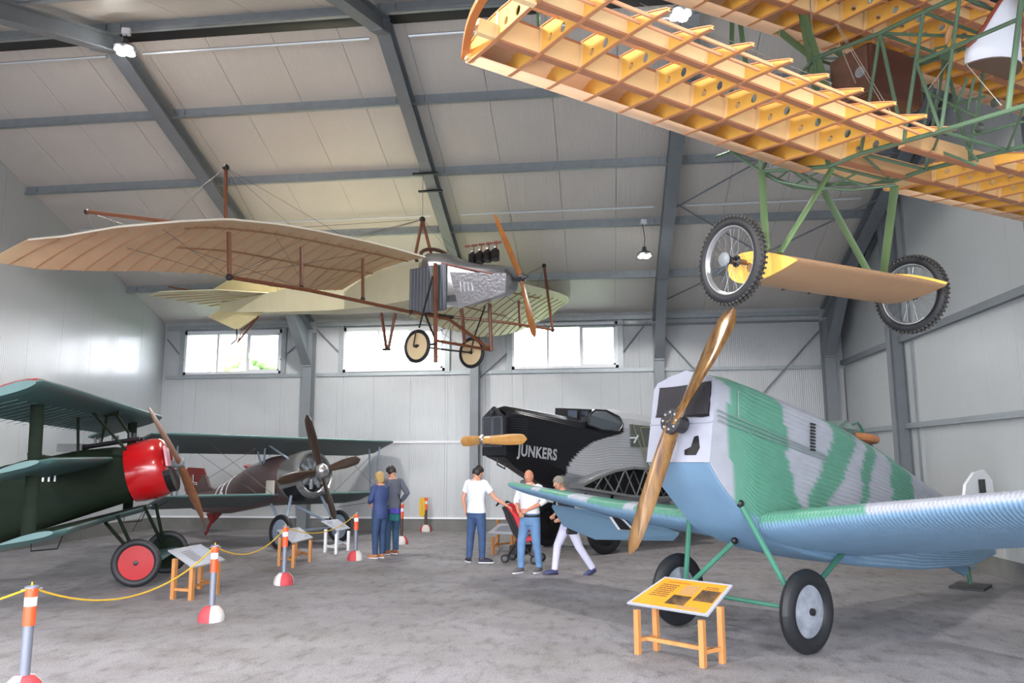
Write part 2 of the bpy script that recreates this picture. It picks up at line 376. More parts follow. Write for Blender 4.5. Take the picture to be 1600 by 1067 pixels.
# --- trees outside, pale through the windows
M_LEAF = mat('leaves', (120, 150, 90), .8, var=.4, vs=3); M_BARK = mat('bark', (90, 75, 60), .9)
def tree(x, y, h, r, label):
    t = root('tree', (x, y), 0, label, 'tree', 'trees outside the windows'); rnd = random.Random(int(x*10))
    MB().tube([(0, 0, -.03), (.1, 0, h*.5), (0, .1, h*.8)], [.18, .14, .05], 8).build('trunk', M_BARK, t)
    m = MB()
    for k in range(40):
        d = V((rnd.gauss(0, 1), rnd.gauss(0, 1), rnd.gauss(0, 1))).normalized()*r*rnd.uniform(.4, 1)
        m.sphere((d.x, d.y, h*.75+d.z*.8), rnd.uniform(.25, .5)*r*.6, 7, 5)
    m.build('crown', M_LEAF, t)
tree(-14.2, 29, 6.6, 1.5, 'green leafy tree outside, seen through the right pane of the left window')

# --- hanging lamps
M_LED = mat('led', (255, 250, 245), .5, emit=60.); M_LAMP = mat('lamp_housing', (60, 62, 66), .4)
def lamp(x, y, z, label, e=60., s=1.):
    t = root('pendant_lamp', (x, y), .3, label, 'lamp', 'hanging hall lamps', z=z-.1)
    MB().lathe([(-.02, .02), (.0, .12*s), (.05, .17*s), (.07, .16*s), (.12, .05), (.2, .04)], (0, 0, z), (0, 0, 1), 20).build('housing', M_LAMP, t, smooth=True)
    for k in range(4):
        a = pi/4+k*pi/2; MB().sphere((.09*s*cos(a), .09*s*sin(a), z-.01), .075*s, 12, 8, (1, 1, .4)).build('lens', M_LED, t, smooth=True)
    MB().tube([(0, 0, z+.2), (.02, 0, z+.4), (-.03, .02, roofz(y)-.2)], .008, 5).build('cable', M_BLACK, t)
    MB().box(-.06, .06, -.04, .04, roofz(y)-.28, roofz(y)-.18).build('junction_box', M_WHITE, t)
    l = bpy.data.lights.new('lamp_and_fill_glow', 'SPOT'); l.energy = e; l.shadow_soft_size = .15; l.color = (1, .97, .92); l.spot_size = radians(150)
    lo = bpy.data.objects.new('lamp_and_fill_light', l); COL.objects.link(lo); lo.parent = t; lo.location = (0, 0, .02)
p = onY(195, 80, 10.6); lamp(p.x, p.y, p.z, 'lit hanging lamp at upper left beside the first rafter', 500)
p = onY(1063, 24, 10.6); lamp(p.x, p.y, p.z, 'lit hanging lamp behind the bare yellow wing frame', 500)
p = onY(1007, 400, 16.3); lamp(p.x, p.y, p.z, 'small hanging lamp beside the third rafter, over the window', 300, .9)

for x, y, e in ((-8.5, 4.5, 1), (-3.0, 4.0, 1), (2.6, 2.2, 1), (-6.0, 16.0, 1)):  # bare fill spots without fixtures, added to brighten the dark floor
    l = bpy.data.lights.new('lamp_and_fill_glow', 'SPOT'); l.energy = 500; l.shadow_soft_size = .2; l.color = (1, .97, .92); l.spot_size = radians(160)
    lo = bpy.data.objects.new('lamp_and_fill_light', l); COL.objects.link(lo); lo.location = (x, y, roofz(y)-.9)
# ================================================================ AIRCRAFT HELPERS
def interp(tab, x):
    tab = sorted(tab)
    if x <= tab[0][0]: return tab[0][1]
    for (a, p), (b, q) in zip(tab[:-1], tab[1:]):
        if x <= b: return p+(q-p)*(x-a)/(b-a)
    return tab[-1][1]
def foil(n, th, camb, le=1.):
    """(u, z top, z bottom), chord 1"""
    R = []
    for i in range(n+1):
        u = .5-.5*cos(pi*i/n); h = th*(1.4845*sqrt(u)-.63*u-1.758*u*u+1.4215*u**3-.5075*u**4)*1.0; c = camb*4*u*(1-u); R.append((u, c+h, c-h))
    return R
def wing(m, st, n=10, sub=1, th=.12, camb=.03, corr=0., amp=.006, colf=None, ths=None):
    """st: [(y,(xl,zl),(xt,zt),k)]  k = thickness factor"""
    F = foil(n, th, camb); ys = []
    if corr:
        y0, y1 = st[0][0], st[-1][0]; N = max(4, int(abs(y1-y0)/corr)*4); ys = [y0+(y1-y0)*i/N for i in range(N+1)]
    else:
        for a, b in zip(st[:-1], st[1:]): ys += [a[0]+(b[0]-a[0])*i/sub for i in range(sub)]
        ys.append(st[-1][0])
    rings = []; sg = 1 if st[-1][0] > st[0][0] else -1
    for j, y in enumerate(ys):
        for a, b in zip(st[:-1], st[1:]):
            if (y-a[0])*sg <= (b[0]-a[0])*sg+1e-9: t = (y-a[0])/(b[0]-a[0]); break
        q = [a[1][k]+(b[1][k]-a[1][k])*t for k in (0, 1)]; r = [a[2][k]+(b[2][k]-a[2][k])*t for k in (0, 1)]; kk = a[3]+(b[3]-a[3])*t
        L = V((q[0], y, q[1])); C = V((r[0]-q[0], 0, r[1]-q[1])); nrm = V((C.z, 0, -C.x)); 
        if nrm.z < 0: nrm = -nrm
        am = (0, amp, 0, -amp)[j % 4] if corr else 0
        top = [L+C*u+nrm*(zt*kk)+nrm.normalized()*am for u, zt, zb in F]; bot = [L+C*u+nrm*(zb*kk)+nrm.normalized()*am for u, zt, zb in F]
        ring = top[::-1]+bot[1:-1]; rings.append(ring)
        if colf:
            for p, (u, s_) in zip(ring, [(F[i][0], 1) for i in range(n, -1, -1)]+[(F[i][0], -1) for i in range(1, n)]): m.c.append(colf(p, u, s_))
    return m.loft(rings)
_ob = MB.build
def build2(s, name, m, parent=None, **k):
    if s.c and len(s.c) == len(s.v):
        cc = s.c; it = iter(cc); k['colors'] = lambda q: next(it)
    return _ob(s, name, m, parent, **k)
MB.build = build2
def wheel(parent, c, ax, R, wd, tm, dm, rd, hub=True, dish=.03, name='wheel', n=32):
    """tyre and covered disc as children of one wheel part"""
    w_ = tyre(c, ax, R, wd).build(name, tm, parent, smooth=True)
    d, a, b = ortho(ax); 
    m = MB(); m.lathe([(-wd*.32, .03), (-wd*.30-dish*.0, rd*.4), (-wd*.12, rd), (wd*.12, rd), (wd*.30, rd*.4), (wd*.32, .03)], c, ax, n)
    o = m.build('wheel_disc', dm, parent, smooth=True)
    o.parent = w_
    if hub:
        m = MB(); m.lathe([(-wd*.55, .02), (-wd*.5, .035), (wd*.5, .035), (wd*.55, .02)], c, ax, 12); h = m.build('hub', M_BLACK, parent, smooth=True); h.parent = w_
    return w_
def tyre(c, ax, R, wd, n=36, k=10):
    m = MB(); c = V(c); d, a, b = ortho(ax); r = wd/2; rings = []
    for i in range(n):
        t = 2*pi*i/n; e = cos(t)*a+sin(t)*b
        rings.append([c+e*(R-r+r*1.05*cos(2*pi*j/k))+d*(r*sin(2*pi*j/k)) for j in range(k)])
    rings.append(rings[0]); return m.loft(rings, cap=False)
def blade(m, hub, tip, ax, w0, w1, th=.04, tw=.9, n=14, sweep=0., tipr=.15):
    """a propeller blade from hub to tip; ax = shaft direction"""
    hub, tip = V(hub), V(tip); e = (tip-hub); L = e.length; e.normalize(); ax = V(ax).normalized(); ax = (ax-e*ax.dot(e)).normalized(); s = e.cross(ax); rings = []
    for i in range(n+1):
        t = i/n; r = L*t; ang = radians(75-58*min(1, t*1.15))*tw
        wdt = w0+(w1-w0)*min(1, t*1.7) if t < .6 else w1*(1-.15*(t-.6)/.4)
        if t > 1-tipr: wdt *= sqrt(max(.02, 1-((t-1+tipr)/tipr)**2))
        tk = th*(1-.8*t)+.006
        if t < .12: wdt = max(w0, .05); tk = th*1.6
        cd_ = s*cos(ang)+ax*sin(ang); nd = -s*sin(ang)+ax*cos(ang)
        ring = []
        for k in range(10):
            a_ = 2*pi*k/10; ring.append(hub+e*r+cd_*(wdt/2*cos(a_)+sweep*wdt*t)+nd*(tk/2*sin(a_)))
        rings.append(ring)
    return m.loft(rings)
def plate(outline, holes, mapf, name, mt, parent, th=.006):
    bm = bmesh.new(); ed = []
    for lp in [outline]+holes:
        vs = [bm.verts.new(mapf(*p)) for p in lp]; ed += [bm.edges.new((vs[i], vs[(i+1) % len(vs)])) for i in range(len(vs))]
    bmesh.ops.triangle_fill(bm, use_beauty=True, use_dissolve=False, edges=ed); bmesh.ops.recalc_face_normals(bm, faces=bm.faces)
    me = bpy.data.meshes.new(name); zo = zof(parent); bmesh.ops.translate(bm, verts=bm.verts, vec=(0, 0, -zo)); bm.to_mesh(me); bm.free(); me.materials.append(mt)
    o = bpy.data.objects.new(name, me); COL.objects.link(o); o.parent = parent; s_ = o.modifiers.new('solid', 'SOLIDIFY'); s_.thickness = th; s_.offset = 0; return o
def circ(cx, cy, r, n=10): return [(cx+r*cos(2*pi*k/n), cy+r*sin(2*pi*k/n)) for k in range(n)]

# ================================================================ CAMOUFLAGED MONOPLANE (right)
J = Frame((1.365, 8.56), 223.4)
jr = root('monoplane', J.o, J.h, 'green and pale grey camouflaged corrugated low-wing monoplane with bronze-brown propeller, right foreground', 'aircraft')
C_G, C_L, C_B = lin((88, 140, 122)), lin((158, 161, 172)), lin((112, 143, 170))
C_G2 = lin((100, 160, 142))
M_CAMO = mat('camouflage_paint', (200, 200, 200), .38, attr=True, var=.12, vs=6, spec=.5)
M_JGREEN = mat('strut_green', (66, 120, 102), .35)
belly = [(.88, 1.81), (.72, 1.6), (.5, 1.4), (.22, 1.15), (-.2, .97), (-.53, .86), (-1.2, .72), (-1.75, .63), (-3.2, .46), (-5, .35), (-6.1, .42)]
ridge = [(.9, 2.74), (.37, 2.72), (-.22, 2.62), (-1.0, 2.46), (-1.68, 2.30), (-2.58, 2.03), (-4.06, 1.50), (-5.2, 1.12), (-6.1, .86)]
hwt = [(.88, .41), (0, .44), (-1.5, .46), (-2.6, .40), (-4, .28), (-5.5, .12), (-6.1, .04)]
nosex = lambda z: .88-(z-1.81)*.2
def jb(px0, py0, px1, py1):
    a, b = J.y(px0, py0, .45), J.y(px1, py1, .45); return lambda z: a.x+(b.x-a.x)*(z-a.z)/(b.z-a.z)
JB = [jb(1137, 600, 1150, 770), jb(1222, 645, 1244, 770), jb(1302, 672, 1270, 772), jb(1334, 705, 1303, 770), jb(1353, 715, 1346, 768), jb(1369, 712, 1362, 768), jb(1394, 722, 1398, 762), jb(1437, 750, 1437, 765)]
def jcol(p):
    x, y, z = p; k = 0; zz = max(1.35, z)
    for f in JB:
        if x < f(zz)+.035*sin(zz*7+k*2)+.02*sin(zz*17+k): k += 1
    if z < interp([(-6, .62), (-3, .75), (-1.5, .95), (0, 1.22), (.3, 1.28)], x) and x < .3: return C_B
    return C_G if k % 2 else C_L
m = MB(); rings = []; xs_ = [.88-.06*i for i in range(117)]
for x in xs_:
    zl, zr, hw = interp(belly, x), interp(ridge, x), interp(hwt, x); h = zr-zl
    dz = interp([(.9, .10), (0, .16), (-1.5, .22), (-4, .2), (-6.1, .1)], x); zs = zr-dz
    P = [(-hw*.96, zl)]
    for t in (0, .25, .5, .75): P.append((-hw*(1-.0*t), zl+(zs-.06-zl)*(t+.01)))
    P += [(-hw, zs-.06), (-hw*.93, zs-.0), (-hw*.5, zs+dz*.62), (0, zr)]; P = P+[(-a, b) for a, b in P[-2::-1]]
    # resample evenly
    L = [0]
    for a, b in zip(P[:-1], P[1:]): L.append(L[-1]+hypot(b[0]-a[0], b[1]-a[1]))
    N = 312; ring = []; am = interp([(.34, 0), (.30, .0065)], -x) if False else (0. if x > .36 else .0065*min(1, interp(hwt, x)/.3))
    j = 0
    for k in range(N+1):
        s_ = L[-1]*k/N
        while j < len(L)-2 and L[j+1] < s_: j += 1
        t = (s_-L[j])/max(1e-9, L[j+1]-L[j]); a, b = P[j], P[j+1]; yy, zz = a[0]+(b[0]-a[0])*t, a[1]+(b[1]-a[1])*t
        tx, tz = b[0]-a[0], b[1]-a[1]; q = hypot(tx, tz) or 1; o_ = (0, am, 0, -am)[k % 4]
        yy += -tz/q*o_; zz += tx/q*o_; xx = min(x, nosex(max(zz, 1.81))); ring.append((xx, yy, zz)); m.c.append(jcol((xx, yy, zz)))
    rings.append(ring)
m.loft(rings, closed=False)
fus = m.build('fuselage_skin', M_CAMO, jr, autos=40)
# belly: blue corrugated sheet that runs under the nose
m = MB(); bx = [.88, .8, .72, .61, .5, .36, .22, 0, -.2, -.36, -.53, -.85, -1.2, -1.5, -1.75, -2.4, -3.2, -4, -5, -5.6, -6.1]; rings = []
for x in bx:
    z, hw = interp(belly, x), interp(hwt, x)*.97; N = 88; rings.append([(x+(.007 if k % 4 == 1 else -.007 if k % 4 == 3 else 0)*(1 if x > -.3 else 0), -hw+2*hw*k/N, z-(.007 if k % 4 == 1 else -.007 if k % 4 == 3 else 0)) for k in range(N+1)])
m.loft(rings, closed=False); m.build('belly_skin', mat('belly_blue', (112, 143, 170), .35, var=.08, vs=5), jr, autos=60)
# smooth front cowl with the radiator
M_JPALE = mat('pale_cowl', (154, 156, 170), .35, var=.06, vs=6)
fc = MB(); fp = [(-.41, 1.81), (.41, 1.81), (.41, 2.58), (.37, 2.64), (0, 2.745), (-.37, 2.64), (-.41, 2.58)]
fc.prism([(nosex(z)-.01, y, z) for y, z in fp], (.022, 0, 0)); fr = fc.build('nose_panel', M_JPALE, jr)
rad = MB(); rng = random.Random(3); rp = []
for a, b in (((-.34, 2.27), (.36, 2.25)), ((.36, 2.25), (.35, 2.60)), ((.35, 2.60), (-.33, 2.58)), ((-.33, 2.58), (-.34, 2.27))):
    for t in range(8): rp.append((a[0]+(b[0]-a[0])*t/8+rng.uniform(-.008, .008), a[1]+(b[1]-a[1])*t/8+rng.uniform(-.008, .008)))
rad.prism([(nosex(z)+.014, y, z) for y, z in rp], (.008, 0, 0)).build('radiator', M_BLACK, fr)
rl = MB()
for k in range(34):
    y = -.32+.66*k/33; rl.beam((nosex(2.28)+.025, y, 2.28), (nosex(2.57)+.025, y, 2.57), .006, .006)
rl.build('radiator_fins', mat('fin_grey', (70, 68, 74), .5), fr)
MB().prism([(nosex(z)+.016, y, z) for y, z in ((.1, 1.88), (.24, 1.88), (.28, 1.95), (.25, 2.07), (.2, 2.06), (.17, 1.96), (.09, 1.93))], (.003, 0, 0)).build('inlet', M_BLACK, fr)
MB().beam((nosex(2.2)+.02, -.41, 2.2), (nosex(2.2)+.02, .41, 2.2), .012, .012).build('cowl_seam', M_JPALE, fr)
# side seams, louvres, exhaust on the ridge
for dz in (-.05, 0, .05):
    a, b = J.y(1122, 648, .445), J.y(1290, 715, .475); MB().tube([(a.x, .44, a.z+dz), (b.x, .475, b.z+dz*.5)], .006, 5).build('seam_strip', mat('seam_grey', (120, 135, 135), .5), jr)
for k in range(9):
    p = J.y(1268, 662+5*k, .485); MB().beam((p.x, .478, p.z), (p.x-.07, .482, p.z-.01), .018, .02).build('louvre', M_BLACK, jr)
p = J.y(1155, 645, .45); MB().tube([(p.x, .45, p.z+.22), (p.x+.02, .455, p.z-.05)], .004, 5).build('panel_line', MATS['seam_grey'], jr)
a, b = J.y(1158, 606, .33), J.y(1212, 632, .33); m = MB(); m.tube([(a.x, .33, a.z+.0), (b.x, .33, b.z+.0)], .024, 8)
for k in range(6): q = a.lerp(b, (k+.5)/6); m.box(q.x-.03, q.x+.03, .28, .33, q.z-.05, q.z+.01)
m.build('exhaust_pipe', M_BLACK, jr)
# cockpit
pc = J.y(1334, 705, .08); m = MB(); pts = []
for k in range(15):
    t = -2.5+5.0*k/14; pts.append((pc.x-.05+.27*cos(t+pi), .05+.26*sin(t), interp(ridge, pc.x-.05+.27*cos(t+pi))-.03+.05*cos(t)))
m.tube(pts, .045, 8); m.build('cockpit_coaming', mat('tan_leather', (172, 112, 72), .5, var=.2, vs=20), jr, smooth=True)
q = [J.y(*s_, y_) for s_, y_ in (((1321, 692), .2), ((1329, 664), .12), ((1340, 660), .0), ((1347, 672), -.1), ((1349, 692), -.2))]
MB().tube(q, .014, 6).build('roll_hoop', M_JGREEN, jr, smooth=True)
a, b = J.y(1344, 664, 0), J.y(1368, 706, .0); MB().tube([a, b], .012, 6).build('roll_stay', M_JGREEN, jr)
a, b = J.y(1326, 676, .16), J.y(1346, 674, -.08); MB().tube([a, b], .012, 6).build('roll_stay', M_JGREEN, jr)
q = [J.y(*s_, 0.) for s_ in ((1278, 668), (1292, 658), (1308, 672))]; MB().prism([V((p.x, -.25, p.z)) for p in q], (0, .5, 0)).build('windscreen', mat('clear_screen', (190, 210, 205), .1, trans=.8, ior=1.3), jr)
# wings
def pcol(p, u, s_):
    if s_ < 0 and u > .004: return C_B
    y, x = p.y+.05*sin(p.x*5+p.y*2), p.x
    if y > 0:
        if y < 1.42+.15*sin(x*3): return C_G
        if x < -.02 and (1.62 < y < 2.05+.2*sin(x*6) or 2.5 < y < 3.0): return C_G
        return C_L
    for a, b in ((-.3, -1.35), (-1.52, -2.12), (-2.47, -3.12), (-3.32, -4.6)):
        if b < y < a: return C_G
    return C_L
pst = [(.42, (.22, 1.22), (-1.62, .76), 1.1), (2.85, (.18, 1.55), (-1.25, 1.12), 1.05), (4.2, (.1, 1.72), (-1.1, 1.40), .8), (4.45, (-.25, 1.75), (-.9, 1.52), .35)]
sst = [(-.42, (.22, 1.22), (-1.62, .77), 1), (-1.75, (.2, 1.28), (-1.35, .90), .9), (-3.9, (.12, 1.49), (-1.15, 1.13), .55), (-4.15, (-.1, 1.49), (-1.0, 1.2), .3), (-4.28, (-.35, 1.48), (-.8, 1.28), .12)]
wp_ = wing(MB(), pst, n=16, th=.15, camb=.015, corr=.036, amp=.0085, colf=pcol).build('wing', M_CAMO, jr, autos=50, label='port wing, pale grey above and blue below')
ws_ = wing(MB(), sst, n=16, th=.15, camb=.015, corr=.036, amp=.0085, colf=pcol).build('wing', M_CAMO, jr, autos=50, label='starboard wing with green patches above')
# dark slots where the blue lower skins stop
def strip(pts, wd, name, mt, parent, th=.01, up=(0, 0, 1)):
    m = MB()
    for a, b in zip(pts[:-1], pts[1:]): m.beam(a, b, wd, th, up)
    return m.build(name, mt, parent)
sl = [J.y(1290, 803, .75), J.y(1335, 832, .95), J.y(1372, 848, 1.05), J.y(1410, 857, 1.15)]
strip(sl, .05, 'wing_slot', M_BLACK, wp_, .03)
sl = [J.x(845, 768, -.35), J.x(905, 791, -.7), J.x(985, 812, -.95)]; strip(sl, .035, 'wing_slot', M_BLACK, ws_, .03)
# aileron of the starboard wing hanging below, with the black cross
q = [J.x(862, 792, -.85), J.x(985, 812, -.85), J.x(1060, 836, -.95), J.x(1052, 845, -1.03), J.x(930, 843, -1.08), J.x(880, 822, -1.03)]
m = MB(); m.prism(q, (-.02, 0, .035)); ail = m.build('aileron', mat('aileron_blue', (104, 134, 158), .45), jr)
def onquad(c, name, mt, off):
    n_ = (q[1]-q[0]).cross(q[4]-q[0]).normalized(); n_ = n_ if n_.x > 0 else -n_
    P = [J._pl(px, py, (J.f*n_.x+J.l*n_.y+V((0, 0, n_.z))), (J.f*n_.x+J.l*n_.y+V((0, 0, n_.z))).dot(J.o+J.f*q[0].x+J.l*q[0].y+V((0, 0, q[0].z)))+off) for px, py in c]
    MB().prism(P, n_*.006).build(name, mt, ail)
onquad([(952, 807), (975, 811), (993, 829), (966, 827)], 'cross_border', M_WHITE, .05); onquad([(957, 808), (970, 811), (987, 828), (970, 827)], 'cross_bar', M_BLACK, .075)
# tail
m = MB()
m.prism([(-5.2, -.02, 1.1), (-5.35, -.02, 1.45), (-5.65, -.02, 1.62), (-6.0, -.02, 1.66), (-6.25, -.02, 1.5), (-6.3, -.02, 1.0), (-6.1, -.02, .45), (-5.4, -.02, .7)], (0, .04, 0)); m.build('rudder', M_WHITE, jr)
MB().prism([(-5.75, .03, 1.32), (-5.95, .03, 1.32), (-5.95, .03, 1.52), (-5.75, .03, 1.52)], (0, .01, 0)).build('rudder_cross', M_BLACK, jr)
st_ = [(.1, (-4.9, .98), (-5.8, .84), 1), (.55, (-5.1, 1.0), (-5.7, .88), .6)]
wing(MB(), st_, th=.05, camb=0).build('tailplane', mat('tail_green', (110, 170, 150), .5), jr, smooth=True)
wing(MB(), [(-a[0],)+a[1:] for a in st_], th=.05, camb=0).build('tailplane', MATS['tail_green'], jr, smooth=True)
q = [J.y(*s_) for s_ in ((1476, 884), (1522, 886), (1507, 900))]; MB().prism([p-V((0, .015, 0)) for p in q], (0, .03, 0)).build('belly_fin', MATS['aileron_blue'], jr)
MB().tube([J.y(1512, 886), V((-5.25, 0, .06))], .03, 8).build('tail_skid', mat('dark_green', (52, 92, 72), .5), jr)
sp = root('skid_plate', J.o+J.f*-5.25, J.h+.2, 'black metal plate on the floor under the tail skid of the camouflaged monoplane', 'floor plate')
MB().box(-.28, .28, -.22, .22, 0, .035).build('plate', M_BLACK, sp, bevel=.006)
# undercarriage
Wp, Ws = V((0.03, .80, .40)), V((0.03, -.80, .40))
M_DISC = mat('grey_wheel_disc', (150, 156, 168), .45, col2=(112, 118, 128), var=.3, vs=7)
for c in (Wp, Ws): wheel(jr, c, (0, 1, 0), .39, .15, M_RUB, M_DISC, .27)
MB().tube([Wp+V((0, -.08, 0)), Ws+V((0, .08, 0))], .022, 8).build('axle', M_JGREEN, jr)
for px, c, y_ in (((1157, 787), Wp, .42), ((1330, 848), Wp, .42), ((1079, 785), Ws, -.40), ((1148, 845), Ws, -.1)):
    a = J.y(*px, y_); MB().tube([a, c+V((0, -.1 if c.y > 0 else .1, .02))], .028, 8).build('strut', M_JGREEN, jr, smooth=True)
    MB().sphere(a, .04, 8, 6).build('strut_fitting', M_BLACK, jr)
# propeller
M_BRONZE = mat('varnished_propeller', (150, 112, 62), .16, metal=.35, var=.45, vs=3.5, stretch=(4, 4, .6), coat=.8, col2=(88, 58, 34))
M_PLY = mat('prop_tip', (196, 172, 120), .3)
H = V((1.02, 0.10, 2.2)); e = V((-.2, 0, .98)); ax = V((.98, 0, .2))
t1, t2 = J.x(1147, 481, .84), J.x(984, 866, 1.22)
m = MB(); blade(m, H, t1, ax, .22, .30, .06, tw=.5); pr = m.build('propeller_blade', M_BRONZE, jr, smooth=True)
m = MB(); blade(m, H, t2, ax, .16, .17, .06, tw=.85); m.build('propeller_blade', M_BRONZE, jr, smooth=True)
m = MB(); m.lathe([(-.12, .09), (-.0, .1), (.03, .13), (.06, .125), (.07, .05)], H, ax, 24); m.build('propeller_hub', mat('hub_dark', (58, 56, 60), .35, .5, bump=.8, bs=60), jr, smooth=True)
for k in range(8): MB().sphere(H+ax*.07+V((-.2*.98, 0, .98))*.085*cos(k*pi/4)+V((0, 1, 0))*.085*sin(k*pi/4), .014, 6, 4).build('hub_bolt', M_STEELL, jr)
# ================================================================ BARE WOODEN-WINGED BIPLANE FRAME (hanging, upper right)
S = Frame((1.79, 6.07), 123.4)
SZ = 3.0
sr = root('skeleton_biplane', S.o, S.h, 'uncovered biplane skeleton with yellow plywood wing ribs and green tube fuselage, hanging at upper right', 'aircraft', z=SZ)
M_RIB = mat('yellow_plywood', (250, 192, 88), .45, var=.14, vs=5, coat=.25)
M_SPAR = mat('pale_plywood', (242, 206, 152), .5, var=.1, vs=3)
M_CAP = mat('brown_cap_strip', (206, 140, 92), .5, var=.15, vs=5)
M_BOW = mat('orange_bow', (200, 116, 48), .4)
M_TUBE = mat('green_tube', (84, 108, 84), .4)
M_TUBE2 = mat('green_strut', (86, 110, 74), .45)
def skel_wing(name, y0, n, dy, le, te, slope, th=.115, tip=None, tipdir=1, holes=True):
    """ribs every dy from y0; le/te = (x,z) at y=0"""
    wr_ = root(name, (0, 0)); wr_.parent = sr; wr_['_z'] = SZ; wr_.rotation_euler = (0, 0, 0)
    C = V((te[0]-le[0], 0, te[1]-le[1])); N = V((-C.z, 0, C.x)); N = N if N.z > 0 else -N
    F = foil(14, th, .035)
    low = lambda u: max(interp([(f[0], f[2]) for f in F], u), -.028) if u > .03 else interp([(f[0], f[2]) for f in F], u)
    top = lambda u: interp([(f[0], f[1]) for f in F], u)
    P = lambda y: (lambda u, v: V((le[0], y, le[1]+slope*y))+C*u+N*v)
    f1, f2 = .335, .71
    out = [(u, t) for u, t, b in F if u > .02][::-1]; us = [f[0] for f in F if f[0] > .02]
    prof = [(u, top(u)) for u in us[::-1]]+[(.0, 0.01)]+[(u, low(u)) for u in us]
    prof[0] = (1.0, .004); prof[-1] = (1.0, -.004)
    ys = [y0+dy*k for k in range(n)]; first = None; fc = None
    hs = [circ(.45, .02, .018), circ(.56, .022, .022)] if holes else []
    for k, y in enumerate(ys):
        if first is None:
            first = plate(prof, hs, P(0.), 'rib', M_RIB, wr_, .008); first.location = (0, y, slope*y); c = MB()
            for fn, o_ in ((low, -.004), (top, .004)):
                uu = [i/20 for i in range(1, 21)]
                for a, b in zip(uu[:-1], uu[1:]): c.beam(P(0.)(a, fn(a)+o_), P(0.)(b, fn(b)+o_), .026, .007, (0, 0, 1))
            fc = c.build('cap_strip', M_CAP, wr_); fc.parent = first; fc['_z'] = 0
            fgs = []
            for u_ in (f1+.03, f2-.03):
                fg = MB().beam(P(0.)(u_, low(u_)), P(0.)(u_, top(u_)), .03, .02, (0, 1, 0)).build('corner_block', M_SPAR, wr_); fg.parent = first; fgs.append(fg)
        else:
            r = first.copy(); COL.objects.link(r); r.location = (0, y, slope*y)
            for ch in [fc]+fgs: c2 = ch.copy(); COL.objects.link(c2); c2.parent = r
    ya, yb = min(ys[0], ys[-1]), max(ys[0], ys[-1])
    for u_ in (f1, f2):
        m = MB(); a, b = P(ya), P(yb)
        for (v, hh) in (((low(u_)+top(u_))/2, (top(u_)-low(u_))*C.length*.0+(top(u_)-low(u_))*1.38),):
            m.beam(a(u_, v), b(u_, v), .05, hh*.93, N)
        m.build('spar', M_SPAR, wr_)
        m = MB(); m.beam(a(u_, low(u_)+.0), b(u_, low(u_)+.0), .062, .014, N); m.beam(a(u_, top(u_)), b(u_, top(u_)), .062, .014, N); m.build('spar_flange', mat('spar_brown', (168, 112, 80), .5), wr_)
    # plywood nose: wraps the leading edge
    m = MB(); uu = [.335, .25, .16, .09, .04, .012]; rows = []
    for y in (ya, yb): rows.append([P(y)(u, top(u)+.004) for u in uu]+[P(y)(0, .01)]+[P(y)(u, low(u)-.004) for u in (.012, .04, .09, .15)])
    m.loft(rows, closed=False); m.build('plywood_nose', mat('nose_ply', (234, 192, 152), .5, var=.1, vs=3), wr_, autos=50, solid=.004)
    # stringers
    for u_, v_, t_ in ((.82, .012, .012), (.9, .006, .014), (.52, top(.52)-.01, .01)):
        MB().beam(P(ya)(u_, v_), P(yb)(u_, v_), .016, t_*1.3, N).build('stringer', mat('stringer_wood', (226, 160, 116), .5), wr_)
    if tip is not None:
        yt = yb if tipdir > 0 else ya; pts = [P(yt)(.0, .01)]
        for k in range(1, 9):
            t = k/9; pts.append(P(yt+tipdir*(.26*sin(pi*min(1, t*1.05)*.62)))(t*1.0, .01*(1-t)))
        pts.append(P(yt+tipdir*.05)(1., 0))
        m = MB(); 
        for a, b in zip(pts[:-1], pts[1:]): m.beam(a, b, .05, .035, (0, 0, 1))
        m.build('tip_bow', M_BOW, wr_, bevel=.004)
        for u_ in (.06, f1, f2):
            MB().beam(P(yt)(u_, .01), P(yt+tipdir*.2*sin(pi*u_*.62))(u_, .01), .05, .09, N).build('tip_block', M_SPAR, wr_)
    # small tensioning wires and the white blocks
    return wr_, P
low_p, PP = skel_wing('lower_wing', -.06, 11, .3, (.38, 4.25), (-1.02, 4.05), .085, tip=1, tipdir=1)
low_p['label'] = 'near lower wing frame'
low_s, PS = skel_wing('lower_wing', -1.12, 9, -.3, (.36, 4.24), (-1.0, 4.06), 0., tip=1, tipdir=-1)
low_s['label'] = 'far lower wing frame'
up_w, PU = skel_wing('upper_wing', 2.6, 23, -.3, (.62, 5.62), (-.85, 5.42), 0., tip=1, tipdir=-1)
# middle of the lower wing: spars run through the fuselage
for u_ in (.335, .71):
    x = .38-1.4*u_; z = 4.25-.2*u_/1; MB().beam((x, -.06, z+.02), (x, -1.12, z+.01), .05, .13, (0, 0, 1)).build('spar', mat('spar_core', (206, 164, 116), .5), low_p)
    MB().beam((x, -.06, z-.045), (x, -1.12, z-.05), .06, .014, (0, 0, 1)).build('spar_flange', MATS['spar_brown'], low_p)
MB().quadbox([(.25, -.1, 4.19), (.25, -1.1, 4.19), (.02, -1.1, 4.16), (.02, -.1, 4.16), (.25, -.1, 4.2), (.25, -1.1, 4.2), (.02, -1.1, 4.17), (.02, -.1, 4.17)]).build('centre_ply', M_SPAR, low_p)
